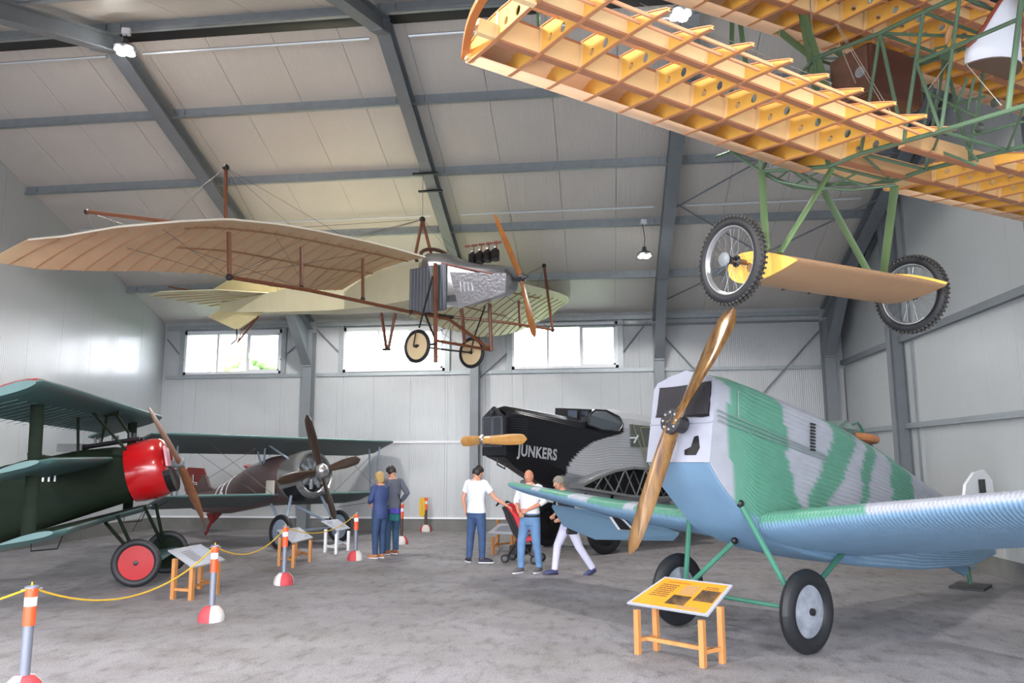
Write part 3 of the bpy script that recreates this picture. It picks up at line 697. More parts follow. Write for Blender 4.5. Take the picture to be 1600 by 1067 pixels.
# fuselage of green tubes: the port side is measured, the starboard side repeats it
fr_ = root('fuselage_frame', (0, 0)); fr_.parent = sr; fr_['_z'] = SZ
yp, ysb = -.05, -.80
def N_(px, py, y=yp): return S.y(px, py, y)
A_, B_, C_, D_ = N_(1272, 92), N_(1375, 52), N_(1443, 19), N_(1500, -6)
E_, F_, G_, H_, I_, K_ = N_(1190, 268), N_(1295, 260), N_(1345, 240), N_(1412, 221), N_(1470, 205), N_(1600, 166)
T_ = N_(1597, -8); Q_ = N_(1432, 98); Q2 = N_(1596, 28); R_ = N_(1700, 130); U_ = N_(1640, -60)
dn = lambda p, x: V((x, p.y, p.z))
TR = .015
def seg(a, b, r=TR, nm='tube', mt=None): return MB().tube([a, b], r, 8).build(nm, mt or M_TUBE, fr_, smooth=True)
mir = lambda p: V((p.x, ysb-(p.y-yp), p.z))
side = [((A_, B_, C_, D_, U_), .018), ((E_, F_, G_, H_, I_, K_, R_), .018), ((B_, H_), .014), ((B_, G_), .013), ((C_, H_), .014), ((Q_, Q2), .015), ((Q_, I_), .012), ((T_, N_(1575, 172)), .018), ((A_, F_), .013), ((A_, E_), .014), ((D_, I_), .013)]
for i, (pl, r) in enumerate(side):
    for a, b in zip(pl[:-1], pl[1:]):
        seg(a, b, r); 
        if i < 5 or i in (7, 9): seg(mir(a), mir(b), r)
for p in (A_, B_, C_, D_, F_, G_, I_, K_): seg(p, mir(p), .013, 'cross_tube')
seg(G_, mir(F_), .01); seg(I_, mir(G_), .01); seg(K_, mir(I_), .01)
seg(A_, mir(B_), .01); seg(B_, mir(C_), .012)
# nose: engine bearers and the curved lower ring
n1 = S.x(1142, 237, 1.15); n2 = S.x(1118, 246, 1.2)
for a, b in ((n1, E_), (n1, n2), (n1, S.x(1140, 212, 1.1)), (E_, S.x(1184, 226, .8)), (E_, A_), (n1, A_), (mir(n1), mir(E_)), (mir(n1), mir(A_)), (n1, mir(n1))): seg(a, b, .014)
rg = [E_, S.y(1213, 281, -.2), S.y(1240, 291, -.4), S.y(1290, 297, -.6), mir(E_)]
MB().tube(rg, .02, 8).build('curved_tube', M_TUBE, fr_, smooth=True)
rg = [E_, S.y(1215, 283, -.15), S.y(1262, 292, -.3), S.y(1330, 297, -.6), S.y(1400, 289, -.8)]
MB().tube(rg, .013, 8).build('curved_tube', M_TUBE, fr_, smooth=True)
for a, b in (((1213, 281), (1238, 262)), ((1243, 287), (1290, 264)), ((1230, 262), (1262, 285)), ((1300, 290), (1340, 270)), ((1290, 268), (1350, 290))):
    seg(S.y(*a, -.3), S.y(*b, -.3), .009)
for a, b in (((1200, 256), (1222, 236)), ((1205, 262), (1232, 244)), ((1200, 262), (1206, 236))): seg(S.y(*a, -.1), S.y(*b, -.1), .006, 'brace_wire', M_STEELL)
# cabane struts, wide streamlined tubes
def flat(a, b, w_, nm='cabane_strut', mt=None, p=None): return MB().tube([a, b], w_/2, 10, flat=.35, flatdir=S_fd).build(nm, mt or M_TUBE2, p or sr, smooth=True)
S_fd = (1, 0, 0)
tp = S.y(1150, -4, -.15); flat(tp, A_, .055); flat(S.y(1245, -12, -.05), S.y(1292, 140, -.06), .07); flat(S.y(1245, -12, -.05), F_, .05)
a = S.x(1144, -12, .95); flat(a, n1, .06); a = S.x(1150, -12, .85); flat(a, S.x(1172, 150, .75), .06); flat(S.x(1172, 150, .75), E_, .05)
flat(mir(tp), mir(A_), .055)
# interplane struts seen above the near lower wing
a, b = S.y(838, -20, 1.95), S.y(842, 46, 1.95); flat(a, b, .05, 'interplane_strut'); a, b = S.y(912, -30, 1.95), S.y(915, 40, 1.95); flat(a, b, .05, 'interplane_strut')
# bracing wires
for a, b, y in (((1216, 10), (1222, 150), -.05), ((1305, 38), (1395, 190), -.05), ((1308, 38), (1400, 188), -.05), ((1000, 5), (1300, 130), .2), ((1508, 98), (1565, 165), -.05), ((1495, 80), (1450, 140), -.3), ((1310, 65), (1337, 130), -.05)):
    MB().tube([S.y(*a, y), S.y(*b, y)], .003, 5).build('wire', mat('bright_wire', (200, 196, 186), .3, .5), fr_)
# fuel tank
M_TANK = mat('brown_tank', (104, 62, 46), .35, metal=.2, var=.25, vs=4, coat=.3); M_TANKF = mat('tank_end', (138, 104, 88), .28, metal=.5, var=.3, vs=5)
q0, q1, q2, q3 = S.y(1292, 88, -.1), S.y(1356, 70, -.1), S.y(1355, 172, -.1), S.y(1298, 152, -.1)
xa, xb = q1.x, q0.x; zt, zb_ = (q0.z+q1.z)/2, (q2.z+q3.z)/2; pe = S.x(1440, 104, xa); yb_ = pe.y
tk = MB().box(xa, xb, yb_, -.12, zb_, zt).build('fuel_tank', M_TANK, sr, bevel=.03)
MB().box(xa+.02, xb-.02, -.12, -.10, zb_+.02, zt-.02).build('tank_end', M_TANKF, sr, bevel=.008).parent = tk
c = S.y(1343, 112, -.09); m = MB().lathe([(0, .045), (.008, .045), (.012, .03), (.02, .028)], (c.x, -.1, c.z), (0, 1, 0), 16).build('filler_cap', M_STEELL, sr, smooth=True); m.parent = tk
# seat, stick and small fittings
s0 = S.y(1500, 95, -.2); sx, sz = s0.x-.02, s0.z
m = MB(); rings = []
for k in range(13):
    t = pi*k/12; yy = -.42+.24*cos(t); xx = sx-.02-.34*sin(t)*.6
    h = .06+.36*sin(t)**2
    rings.append([(xx, yy, sz-.05), (xx-.01, yy*1.0, sz+h*.5), (xx-.03, yy*1.02+.01, sz+h)])
m.loft(rings, closed=False); seat = m.build('seat_back', mat('white_seat', (226, 226, 232), .45), sr, autos=60, solid=.01)
MB().tube([r[-1] for r in rings], .012, 6).build('seat_rim', mat('seat_rim', (140, 62, 40), .5), sr, smooth=True).parent = seat
m = MB().prism([(r[0][0], r[0][1], sz-.06) for r in rings], (0, 0, .02)).build('seat_pan', mat('seat_underside', (96, 78, 66), .6), sr); m.parent = seat
a, b = S.y(1478, 70, -.4), S.y(1488, 32, -.4); MB().tube([a, a.lerp(b, .3), b], [.012, .024, .018], 8).build('stick_grip', mat('grip_wood', (200, 150, 100), .5), sr, smooth=True)
a, b = S.y(1452, 88, -.4), S.y(1478, 72, -.4); MB().tube([a, S.y(1462, 76, -.4), b, S.y(1474, 92, -.4)], .011, 8).build('stick_lever', M_TUBE, sr, smooth=True)
m = MB().prism([S.y(1474, 78, -.4), S.y(1488, 80, -.4), S.y(1486, 96, -.4), S.y(1470, 92, -.4)], (0, .02, 0)).build('stick_bracket', M_TUBE, sr)
for px, yy in (((1480, 205), -.3), ((1452, 138), -.4), ((1530, 200), -.5), ((1555, 160), -.5)):
    c = S.y(*px, yy); MB().lathe([(-.02, .02), (0, .035), (.02, .02)], c, (0, 1, 0), 10).build('pulley', mat('dark_fitting', (60, 66, 58), .5), fr_)
for a, b, y in (((1440, 140), (1530, 185), -.4), ((1455, 140), (1440, 215), -.4), ((1505, 215), (1600, 190), -.6), ((1430, 180), (1540, 150), -.5), ((1512, 120), (1490, 175), -.5), ((1522, 122), (1512, 172), -.45), ((1510, 230), (1528, 252), -.7), ((1440, 225), (1525, 258), -.5)):
    seg(S.y(*a, y), S.y(*b, y), .010)
# undercarriage
WX = .33; wn, wf_ = S.y(1143, 407, .62), S.y(1423, 460, -1.46)
WX = wn.x; RW = .35
M_RIM = mat('alloy_rim', (150, 152, 156), .35, .6)
def motowheel(c, label):
    w_ = tyre(c, (0, 1, 0), RW, .085, 40, 10).build('wheel', M_RUB, sr, smooth=True, label=label)
    m = MB()
    for k in range(54):
        t = 2*pi*k/54
        for s_, rr in ((-.028, .0), (.0, .008), (.028, 0)):
            e = V((cos(t+(s_*3)), 0, sin(t+s_*3))); p = c+e*(RW+rr-.004)+V((0, s_, 0)); m.beam(p-e*.006, p+e*.008, .018, .016, (0, 1, 0))
    o = m.build('tread_knobs', mat('tread_rubber', (58, 56, 52), .7), sr, kind='stuff'); o.parent = w_
    m = MB(); n = 40; rings = []
    for i in range(n+1):
        t = 2*pi*i/n; e = V((cos(t), 0, sin(t))); rings.append([c+e*r+V((0, y, 0)) for r, y in ((RW-.085, -.028), (RW-.075, -.03), (RW-.092, 0), (RW-.075, .03), (RW-.085, .028), (RW-.098, 0))])
    m.loft(rings, cap=False); o = m.build('rim', M_RIM, sr, smooth=True); o.parent = w_
    m = MB()
    for k in range(32):
        t = 2*pi*k/32; s_ = 1 if k % 2 else -1; e = V((cos(t), 0, sin(t))); e2 = V((cos(t+.5*s_*(1 if k % 4 < 2 else -1)), 0, sin(t+.5*s_*(1 if k % 4 < 2 else -1))))
        m.tube([c+e2*.04+V((0, s_*.035, 0)), c+e*(RW-.09)], .0012, 4)
    o = m.build('spokes', M_RIM, sr, kind='stuff'); o.parent = w_
    m = MB(); m.lathe([(-.06, .02), (-.05, .05), (-.03, .03), (.03, .03), (.05, .05), (.06, .02)], c, (0, 1, 0), 16); o = m.build('hub', M_BLACK, sr, smooth=True); o.parent = w_
    return w_
motowheel(wn, 'near spoked wheel with knobbly tyre'); motowheel(wf_, 'far spoked wheel with knobbly tyre')
c = wn+V((0, .075, 0)); m = MB().lathe([(-.01, .055), (0, .06), (.01, .055), (.02, .02)], c, (0, 1, 0), 10).build('hub_cap', M_STEEL, sr)
MB().tube([wn+V((0, .05, 0)), wn-V((0, .22, 0))], .022, 10).build('axle', mat('brown_axle', (110, 72, 44), .5), sr, smooth=True)
MB().tube([wf_-V((0, .05, 0)), wf_+V((0, .22, 0))], .022, 10).build('axle', MATS['brown_axle'], sr, smooth=True)
ze = wn.z
fst = [(.46, (WX+.2, ze-.02), (WX-.52, ze-.1), 1), (-1.24, (WX+.2, ze-.04), (WX-.52, ze-.12), 1)]
af = wing(MB(), fst, n=12, th=.34, camb=0.0).build('axle_fairing', mat('fairing_ply', (176, 138, 104), .5, var=.12, vs=3), sr, autos=50)
F2 = foil(12, .34, 0); pr_ = [(u, t) for u, t, b in F2[::-1]]+[(u, b) for u, t, b in F2[1:-1]]
for yy in (.47, -1.25):
    hh = [circ(.33, 0.0, .055)]
    o = plate([(u, v*1.04) for u, v in pr_], hh, lambda u, v, yy=yy: V((WX+.205-.73*u, yy, ze-.02-.08*u+.72*v)), 'end_rib', M_RIB, sr, .012); o.parent = af
for k in range(5):
    y = .3-.3*k; MB().box(WX-.02, WX+.09, y-.006, y+.006, ze-.165, ze-.150).build('slot', M_BLACK, sr).parent = af
g1, g2 = V((.38, .42, ze+.06)), V((.0, .38, ze+.05)); h1, h2 = V((.38, -1.2, ze+.06)), V((.0, -1.2, ze+.05))
S_fd = (1, 0, 0)
flat(E_, S.y(1197, 392, .42), .075, 'gear_strut'); flat(N_(1300, 264), S.y(1218, 396, .42), .075, 'gear_strut')
flat(S.y(1288, 300, ysb), S.y(1356, 424, -1.2), .075, 'gear_strut'); flat(S.y(1398, 290, ysb), S.y(1380, 430, -1.2), .075, 'gear_strut')
for a, b in (((1197, 380), (1197, 270)), ((1237, 378), (1300, 275))): pass
# hanging cables
for p in (A_, mir(A_), V((-1.3, -.4, 4.95))):
    w0 = S.o+S.f*p.x+S.l*p.y; MB().tube([p, V((p.x, p.y, roofz(w0.y)-.02))], .004, 5).build('hanging_cable', M_STEELL, sr)
# ================================================================ HANGING CREAM MONOPLANE (upper left)
M = Frame((-3.14, 14.0), -27.3); MZ = 3.3
mr = root('monoplane', M.o, M.h, 'antique cream-fabric monoplane with silver nose and brown wood struts, hanging over the hall', 'aircraft', z=MZ)
M_FAB = mat('cream_fabric', (206, 176, 138), .7, var=.12, vs=2.5); M_FAB2 = mat('pale_fabric', (214, 206, 172), .7, var=.1, vs=2)
M_RIBL = mat('rib_line', (178, 138, 102), .7)  # brown of the rib strips and battens, darker than the fabric
M_MAHO = mat('mahogany', (118, 68, 42), .4, var=.25, vs=8, stretch=(3, 3, .5))
M_DK = mat('black_fitting', (34, 28, 26), .5)
M_ALU = mat('brushed_aluminium', (168, 170, 176), .28, .85, var=.08, vs=30)
# wings: near (starboard) and far (port); rib lines are raised strips on the under side
nst = [(-.34, (.08, 5.56), (-2.1, 5.22)), (-.9, (-.12, 5.62), (-2.1, 5.12)), (-1.5, (-.26, 5.64), (-2.05, 5.0)), (-2.6, (-.3, 5.57), (-2.05, 4.95)), (-3.4, (-.3, 5.48), (-2.05, 4.93)), (-4.3, (-.32, 5.33), (-2.15, 4.80)), (-5.0, (-.42, 5.13), (-2.35, 4.68)), (-5.6, (-.95, 4.99), (-2.62, 4.62)), (-6.0, (-1.7, 4.87), (-2.85, 4.65)), (-6.15, (-2.15, 4.88), (-2.95, 4.66))]
fst_ = [(.32, (-.25, 5.68), (-2.15, 5.26)), (1.5, (-.25, 5.72), (-2.05, 4.98)), (2.9, (-.22, 5.76), (-2.0, 4.86)), (4.1, (-.2, 5.82), (-2.0, 4.84)), (4.9, (-.2, 5.86), (-1.95, 4.98)), (5.5, (-.25, 5.87), (-1.8, 5.15)), (5.85, (-.4, 5.86), (-1.5, 5.40)), (6.1, (-.6, 5.84), (-1.15, 5.6))]
def taube(st, fab, label):
    cam = .05; nu = 12; side = []
    def P(y, u, off=0.):
        sg = 1 if st[-1][0] > st[0][0] else -1
        for a, b in zip(st[:-1], st[1:]):
            if (y-a[0])*sg <= (b[0]-a[0])*sg+1e-9: break
        t = (y-a[0])/(b[0]-a[0]); ts = t
        L = [a[1][k]+(b[1][k]-a[1][k])*ts for k in (0, 1)]; T_ = [a[2][k]+(b[2][k]-a[2][k])*ts for k in (0, 1)]
        cx, cz = T_[0]-L[0], T_[1]-L[1]; ln = hypot(cx, cz); z = L[1]+cz*u+ln*cam*4*u*(1-u)
        # the ribs fan out backwards
        return V((L[0]+cx*u, y+sg*.12*u*u*max(0, abs(y)-2)/3, z+off))
    sg = 1 if st[-1][0] > st[0][0] else -1; y0, y1 = st[0][0], st[-1][0]; rows = []; N = 44
    for i in range(N+1):
        y = y0+(y1-y0)*i/N; rows.append([P(y, k/nu, .012) for k in range(nu+1)][::-1]+[P(y, k/nu, -.012) for k in range(nu+1)])
    w_ = MB().loft(rows, cap=True).build('wing', fab, mr, autos=50, label=label)
    y = y0+sg*.2; k = 0
    while (y-y1)*sg < -.12:
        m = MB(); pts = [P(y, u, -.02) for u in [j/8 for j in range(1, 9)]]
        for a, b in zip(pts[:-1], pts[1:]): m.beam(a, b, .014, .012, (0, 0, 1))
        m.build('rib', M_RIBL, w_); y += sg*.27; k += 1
    for u in (.2, .62):
        m = MB(); ys = [y0+(y1-y0)*j/16 for j in range(17)]; ys = [q for q in ys if abs(q) < (4.9 if u < .5 else 4.4)]
        pts = [P(q, u, -.022) for q in ys]
        for a, b in zip(pts[:-1], pts[1:]): m.beam(a, b, .05, .016, (0, 0, 1))
        m.build('spar', mat('spar_line', (158, 116, 82), .6), w_)
    m = MB(); pts = [P(y0+(y1-y0)*j/30, 0, 0) for j in range(31)]; m.tube(pts, .016, 6); m.build('leading_edge', mat('edge_cloth', (232, 222, 204), .6), w_)
    return w_, P
def m_last(): return bpy.data.objects[-1].name
wN, PN = taube(nst, M_FAB, 'near wing, tan underside'); wF, PF = taube(fst_, mat('far_fabric', (222, 221, 184), .7, var=.12, vs=2), 'far wing, pale greenish underside')
# fuselage: a cream box tapering to the tail, silver nose
def box_ring(x, hw, zb, zt, r=.04): return [(x, -hw, zb), (x, hw, zb), (x, hw, zt), (x, 0, zt+r), (x, -hw, zt)]
fs = [box_ring(-.1, .32, 4.80, 5.50), box_ring(-1.2, .31, 4.78, 5.52), box_ring(-2.6, .26, 4.86, 5.55), box_ring(-4.2, .17, 5.02, 5.50), box_ring(-5.6, .08, 5.18, 5.50), box_ring(-6.5, .03, 5.3, 5.5)]
MB().loft(fs).build('fuselage', M_FAB2, mr, autos=20)
a = M.y(641, 421, -.34); b = M.y(697, 484, -.34); rdt = MB().box(min(a.x, b.x), max(a.x, b.x), -.35, -.325, b.z, a.z).build('radiator', mat('radiator_grey', (122, 126, 136), .4, .5), mr)
for k in range(11):
    x = a.x+(b.x-a.x)*(k+.5)/11; MB().box(x-.008, x+.008, -.36, -.35, b.z+.02, a.z-.02).build('radiator_tube', M_STEELL, rdt); 
for o in list(bpy.data.objects):
    if o.name.startswith('radiator_tube') : o.location = (0, 0, 0)
# nose cowl
def nring(x, hw, zb, zt, rt):
    P = [(x, -hw*.7, zb), (x, hw*.7, zb), (x, hw, zb+.10)]
    zs = zt-rt
    for k in range(7): t = pi*k/6; P.append((x, hw*cos(t), zs+rt*sin(t)))
    return P+[(x, -hw, zb+.10)]
c1 = M.y(702, 480, -.3)
ns = [nring(-.02, .33, 4.70, 5.72, .25), nring(.35, .33, 4.68, 5.66, .24), nring(.8, .32, 4.66, 5.44, .16), nring(1.25, .30, 4.70, 5.30, .12), nring(1.62, .27, 4.74, 5.24, .12), nring(1.78, .22, 4.79, 5.20, .12), nring(1.84, .12, 4.87, 5.1, .08)]
nose = MB().loft(ns).build('nose_cowl', M_ALU, mr, autos=35)
q = [M.y(*s_, -.33) for s_ in ((703, 425), (792, 427), (790, 458), (718, 482))]
MB().prism([V((p.x, -.335, p.z)) for p in q], (0, -.012, 0)).build('hammered_panel', mat('hammered_metal', (150, 150, 158), .35, .6, bump=.8, bs=18), nose)
for k in range(4):
    p0, p1 = M.y(719+6*k, 440+.5*k, -.35), M.y(721+6*k, 457-1*k, -.35); MB().tube([V((p0.x, -.352, p0.z)), V((p1.x, -.352, p1.z))], .012, 6).build('louvre', M_WHITE, nose)
a, b = M.y(690, 411, -.34), M.y(770, 428, -.34); MB().beam((a.x, -.345, a.z), (b.x, -.345, b.z), .03, .02).build('rail_strip', mat('red_brown', (160, 84, 70), .5), mr)
# cockpit coamings
for x0, zz in ((.02, 5.66), (-.5, 5.6)):
    pts = [(x0+.12*cos(t)*(1 if x0 > 0 else -1), .26*cos(t*1.0), zz+.13*sin(t)) for t in [pi*k/10 for k in range(11)]]; MB().tube(pts, .035, 7).build('coaming', mat('dark_leather', (70, 34, 24), .5), mr, smooth=True)
# engine: a row of four black cylinders with valve gear
eng = root('engine', (0, 0)); eng.parent = mr; eng['_z'] = MZ
for k in range(4):
    x = .92+.17*k; m = MB(); pr = [(0, .07)]
    for j in range(6): pr += [(.03+.03*j, .083), (.045+.03*j, .070)]
    m.lathe(pr+[(.24, .03)], (x, 0, 5.36), (0, 0, 1), 14); m.build('cylinder', M_DK, eng)
    MB().tube([(x, -.05, 5.55), (x, -.07, 5.70), (x+.02, -.03, 5.74)], .008, 6).build('pushrod', M_ALU, eng)
    MB().box(x-.03, x+.03, -.02, .02, 5.55, 5.62).build('valve_box', M_ALU, eng)
a, b = M.y(727, 385, 0), M.y(783, 378, 0); MB().tube([a, b], .022, 8).build('manifold', mat('rust_pipe', (140, 80, 64), .5), eng)
for k in range(4): x = .92+.17*k; MB().tube([(x+.03, 0, 5.55), (x+.03, 0, a.z)], .01, 6).build('pipe', MATS['rust_pipe'], eng)
# propeller
H = V((1.98, 0, 4.98)); ax = V((1, 0, 0)); M_MPROP = mat('amber_propeller', (176, 108, 48), .3, var=.3, vs=6, coat=.4)
t1, t2 = M.x(772, 334, 1.98), M.x(836, 527, 2.0)
for t, w1_, tw_ in ((t1, .11, .6), (t2, .27, .2)): blade(MB(), H, t, ax, .09, w1_, .05, tw=tw_).build('propeller_blade', M_MPROP, mr, smooth=True)
MB().lathe([(-.14, .04), (-.05, .07), (.06, .075), (.09, .05), (.14, .03)], H, ax, 16).build('propeller_hub', mat('hub_grey', (84, 84, 86), .35, .5), mr, smooth=True)
# king post, masts, under-wing girder
def tb(pts, r, nm='strut', mt=None, n=7): return MB().tube(pts, r, n).build(nm, mt or M_MAHO, mr, smooth=True)
K = M.y(660, 343, 0)
for p in ((-.5, .2), (-.5, -.2)): pass
for px in ((649, 398), (674, 398)):
    b = M.y(*px, 0); tb([K, b], .03, 'king_post')
MB().sphere(K, .06, 8, 6).build('post_cap', M_DK, mr)
nT, nW, nB = V((-.72, -4.1, 6.27)), V((-.56, -4.1, 5.2)), V((-.49, -4.1, 4.52))
fT, fB = V((-.06, 4.1, 6.34)), V((.15, 4.1, 4.79))
tb([nT, V((-.64, -4.1, 5.32))], .03, 'mast'); tb([V((-.56, -4.1, 5.22)), nB], .035, 'mast'); tb([fT, fB], .03, 'mast')
for p in (nT, fT, nB, fB): MB().sphere(p, .055, 8, 6).build('mast_fitting', M_DK, mr)
q = M.y(136, 331, -5.3); q2 = M.y(270, 347, -5.0); tb([q, V((-.45, -5.0, 5.14))] if False else [q, q2], .03, 'outer_mast'); MB().sphere(q, .045, 7, 5).build('mast_fitting', M_DK, mr)
nR = M.y(640, 487, -.45); tb([nB, V((-.5, -2.6, 4.60)), nR], .032, 'girder_boom'); 
for px0, px1, y in (((471, 386), (471, 449), -2.55), ((567, 404), (567, 467), -1.45)):
    tb([M.y(*px0, y), M.y(*px1, y)], .03, 'girder_post'); MB().sphere(M.y(*px1, y), .045, 7, 5).build('mast_fitting', M_DK, mr)
fR = V((nR.x+.3, .45, nR.z)); tb([fB, V((.05, 2.4, 4.72)), fR], .03, 'girder_boom'); tb([fR, nR], .035, 'girder_boom', M_DK)
for px0, px1, y in (((811, 470), (813, 512), 2.9), ((766, 475), (766, 548), 1.2)): tb([M.y(*px0, y), M.y(*px1, y)], .03, 'girder_post')
# undercarriage
wN_, wF_ = M.y(652, 541, -.72), M.y(737, 551, .72)
M_DISCM = mat('cream_disc', (226, 200, 156), .6)
for c in (wN_, wF_): wheel(mr, c, (0, 1, 0), .30, .065, M_RUB, M_DISCM, .245, dish=.0)
tb([wN_, wF_], .018, 'axle', M_DK)
nS, fS = M.y(681, 566, -.5), M.y(768, 553, .95)
tb([M.y(680, 412, -.42), nS], .04, 'gear_post'); tb([M.y(765, 474, .45), M.y(768, 548, .55)], .035, 'gear_post'); tb([M.y(721, 482, .1), M.y(726, 535, .3)], .035, 'gear_post')
tb([M.y(641, 487, -.42), M.y(700, 498, -.1), M.y(768, 547, .6)], .032, 'skid_rail'); tb([M.y(681, 532, -.5), M.y(768, 547, .6)], .028, 'skid_rail'); tb([M.y(664, 490, -.45), M.y(680, 530, -.5)], .02, 'gear_brace', M_DK)
tb([M.y(676, 432, -.45), M.y(655, 512, -.65)], .018, 'spring_rod', M_DK); tb([M.y(758, 478, .4), M.y(742, 524, .7)], .016, 'spring_rod', M_DK)
tb([M.y(646, 541, -.8), M.y(682, 537, -.5)], .022, 'axle_arm', M_DK); tb([M.y(650, 518, -.8), M.y(646, 541, -.8)], .014, 'axle_arm', M_DK); tb([M.y(740, 530, .65), M.y(735, 552, .65)], .014, 'axle_arm', M_DK)
# the V struts under the middle of the fuselage
for a, b in (((596, 489), (604, 545)), ((618, 489), (607, 545))): tb([M.y(*a, 0), M.y(*b, 0)], .032, 'rear_strut')
MB().box(-1.24, -1.1, -.05, .05, 3.95, 3.985).build('skid_shoe', M_DK, mr)
# tail: fan-shaped tailplane, fins above and below, skid
def panel(pts, nm, off=(0, .03, 0), mt=None): return MB().prism(pts, off).build(nm, mt or M_FAB2, mr)
M_FAB3 = mat('yellowed_fabric', (226, 212, 160), .7, var=.08, vs=3)
panel([M.y(331, 453, 0), M.y(362, 434, 0), M.y(376, 432, 0), M.y(420, 447, 0), M.y(462, 452, 0), M.y(370, 460, 0)], 'upper_fin', mt=M_FAB3)
panel([M.y(325, 495, 0), M.y(368, 467, 0), M.y(372, 462, 0), M.y(408, 490, 0), M.y(370, 516, 0)], 'rudder', mt=M_FAB3)
for px in ((355, 448), (350, 478)): pass
zt_ = M.y(372, 463, 0); tpn = [V((-4.6, -.05, zt_.z-.1)), V((-5.6, -.75, zt_.z-.02)), V((-7.2, -1.15, zt_.z+.06)), V((-8.0, -.9, zt_.z+.1)), V((-7.7, 0, zt_.z+.1)), V((-8.0, .9, zt_.z+.1)), V((-7.2, 1.15, zt_.z+.06)), V((-5.6, .75, zt_.z-.02)), V((-4.6, .05, zt_.z-.1))]
tpo = MB().prism(tpn, (0, 0, .02)).build('tailplane', M_FAB2, mr)
for k in range(7):
    y = -.9+.3*k; MB().beam((-5.5, y*.6, zt_.z-.04), (-7.85, y, zt_.z+.09), .015, .012).build('batten', M_RIBL, tpo).location = (0, 0, 0)
tb([M.y(404, 494, 0), M.y(371, 535, 0)], .022, 'tail_skid'); tb([M.y(402, 496, .1), M.y(378, 516, .1), M.y(372, 533, 0)], .016, 'tail_skid'); tb([M.y(370, 514, 0), M.y(370, 530, 0), M.y(361, 538, 0)], .02, 'tail_hook', M_DK)
tb([M.y(263, 448, -.9), M.y(312, 456, -.3)], .018, 'tail_horn')
# rigging wires
M_WIRE = mat('thin_wire', (90, 86, 84), .5)
def wire(a, b): MB().tube([a, b], .004, 4).build('wire', M_WIRE, mr)
for y, u in ((-5.0, .2), (-5.0, .62), (-2.6, .2), (-2.6, .62), (-1.2, .2)):
    wire(nT, PN(y, u, .02)); wire(nB, PN(y, u, -.02))
for y, u in ((-4.2, .62), (-1.4, .62), (-3.2, .2), (-.8, .2)): wire(V((-.5, -2.6, 4.60)), PN(y, u, -.02)); 
for y, u in ((-3.4, .2), (-1.9, .2), (-2.6, .62), (2.9, .2), (4.0, .6)): wire(K, (PN if y < 0 else PF)(y, u, .02))
for y, u in ((5.2, .2), (5.2, .62), (2.9, .2), (2.9, .62)): wire(fT, PF(y, u, .02)); wire(fB, PF(y, u, -.02))
wire(K, M.y(378, 434, 0)); wire(nR, wF_); wire(nS, fR); wire(q, PN(-5.6, .3, .02)); wire(q, PN(-4.3, .6, .02))
for p in (K, V((-4.5, 0, 5.5))):
    w0 = M.o+M.f*p.x+M.l*p.y; MB().tube([p, V((p.x, p.y, roofz(w0.y)-(.47 if p is K else .02)))], .004, 5).build('hanging_cable', M_WIRE, mr)
# ================================================================ GREEN TRIPLANE WITH RED COWL (left)
T = Frame((-7.0, 11.75), 20)
tr = root('triplane', T.o, T.h, 'dark green triplane with red engine cowl and red wheel covers, at the left edge', 'aircraft')
M_TG = mat('dark_green_fabric', (12, 26, 16), .7, var=.35, vs=2.2, stretch=(1, 4, 4), col2=(24, 32, 20), spec=.15); M_TEAL = mat('teal_underside', (66, 98, 98), .5, var=.06, vs=3)
M_RED = mat('glossy_red', (172, 16, 22), .22, coat=.6); M_TPROP = mat('brown_propeller', (150, 100, 70), .35, var=.25, vs=5)
def two(m, n): # upper faces red or green, lower faces teal
    return m
def twing(st, name, topm, label=None, th=.15):
    m = wing(MB(), st, n=12, th=th, camb=.02, sub=8); n = 24
    m.mi = []
    for f in m.f:
        if len(f) != 4: m.mi.append(1); continue
        k = min(v % n for v in f) if not (f[0] % n == n-1 or f[1] % n == n-1) or min(v % n for v in f) else n-1
        m.mi.append(0 if k < 11 else 1)
    o = m.build(name, [topm, M_TEAL], tr, autos=50, label=label); return o
wu = twing([(-3.62, (-.72, 2.74), (-1.45, 2.46), .9), (-3.5, (-.68, 2.76), (-1.7, 2.38), 1), (-2.6, (-.68, 2.76), (-1.66, 2.40), 1), (2.6, (-.72, 2.72), (-1.68, 2.36), 1), (3.5, (-.74, 2.72), (-1.72, 2.34), 1), (3.6, (-.78, 2.70), (-1.5, 2.42), .8)], 'upper_wing', M_RED, 'upper wing, red on top')
MB().prism([(-1.6, -2.5, 2.40), (-1.85, -2.62, 2.31), (-1.9, -3.45, 2.29), (-1.7, -3.58, 2.36), (-1.6, -3.4, 2.42)], (0, 0, .03)).build('aileron', M_TEAL, wu)
MB().prism([(-1.6, 2.5, 2.36), (-1.85, 2.62, 2.27), (-1.9, 3.45, 2.25), (-1.7, 3.58, 2.34), (-1.6, 3.4, 2.38)], (0, 0, .03)).build('aileron', M_TEAL, wu)
twing([(-3.3, (-.72, 1.84), (-1.3, 1.66), .8), (-3.15, (-.62, 1.86), (-1.5, 1.58), 1), (0, (-.66, 1.88), (-1.55, 1.6), 1), (3.1, (-.68, 1.9), (-1.55, 1.62), 1), (3.2, (-.8, 1.88), (-1.4, 1.7), .7)], 'middle_wing', M_TG, 'middle wing')
twing([(-3.0, (-.6, 1.00), (-1.2, .86), .8), (-2.85, (-.48, 1.02), (-1.4, .76), 1), (0, (-.62, 1.0), (-1.45, .72), 1), (2.5, (-.62, 1.0), (-1.45, .72), 1), (2.65, (-.7, .98), (-1.3, .8), .7)], 'lower_wing', M_TG, 'lower wing')
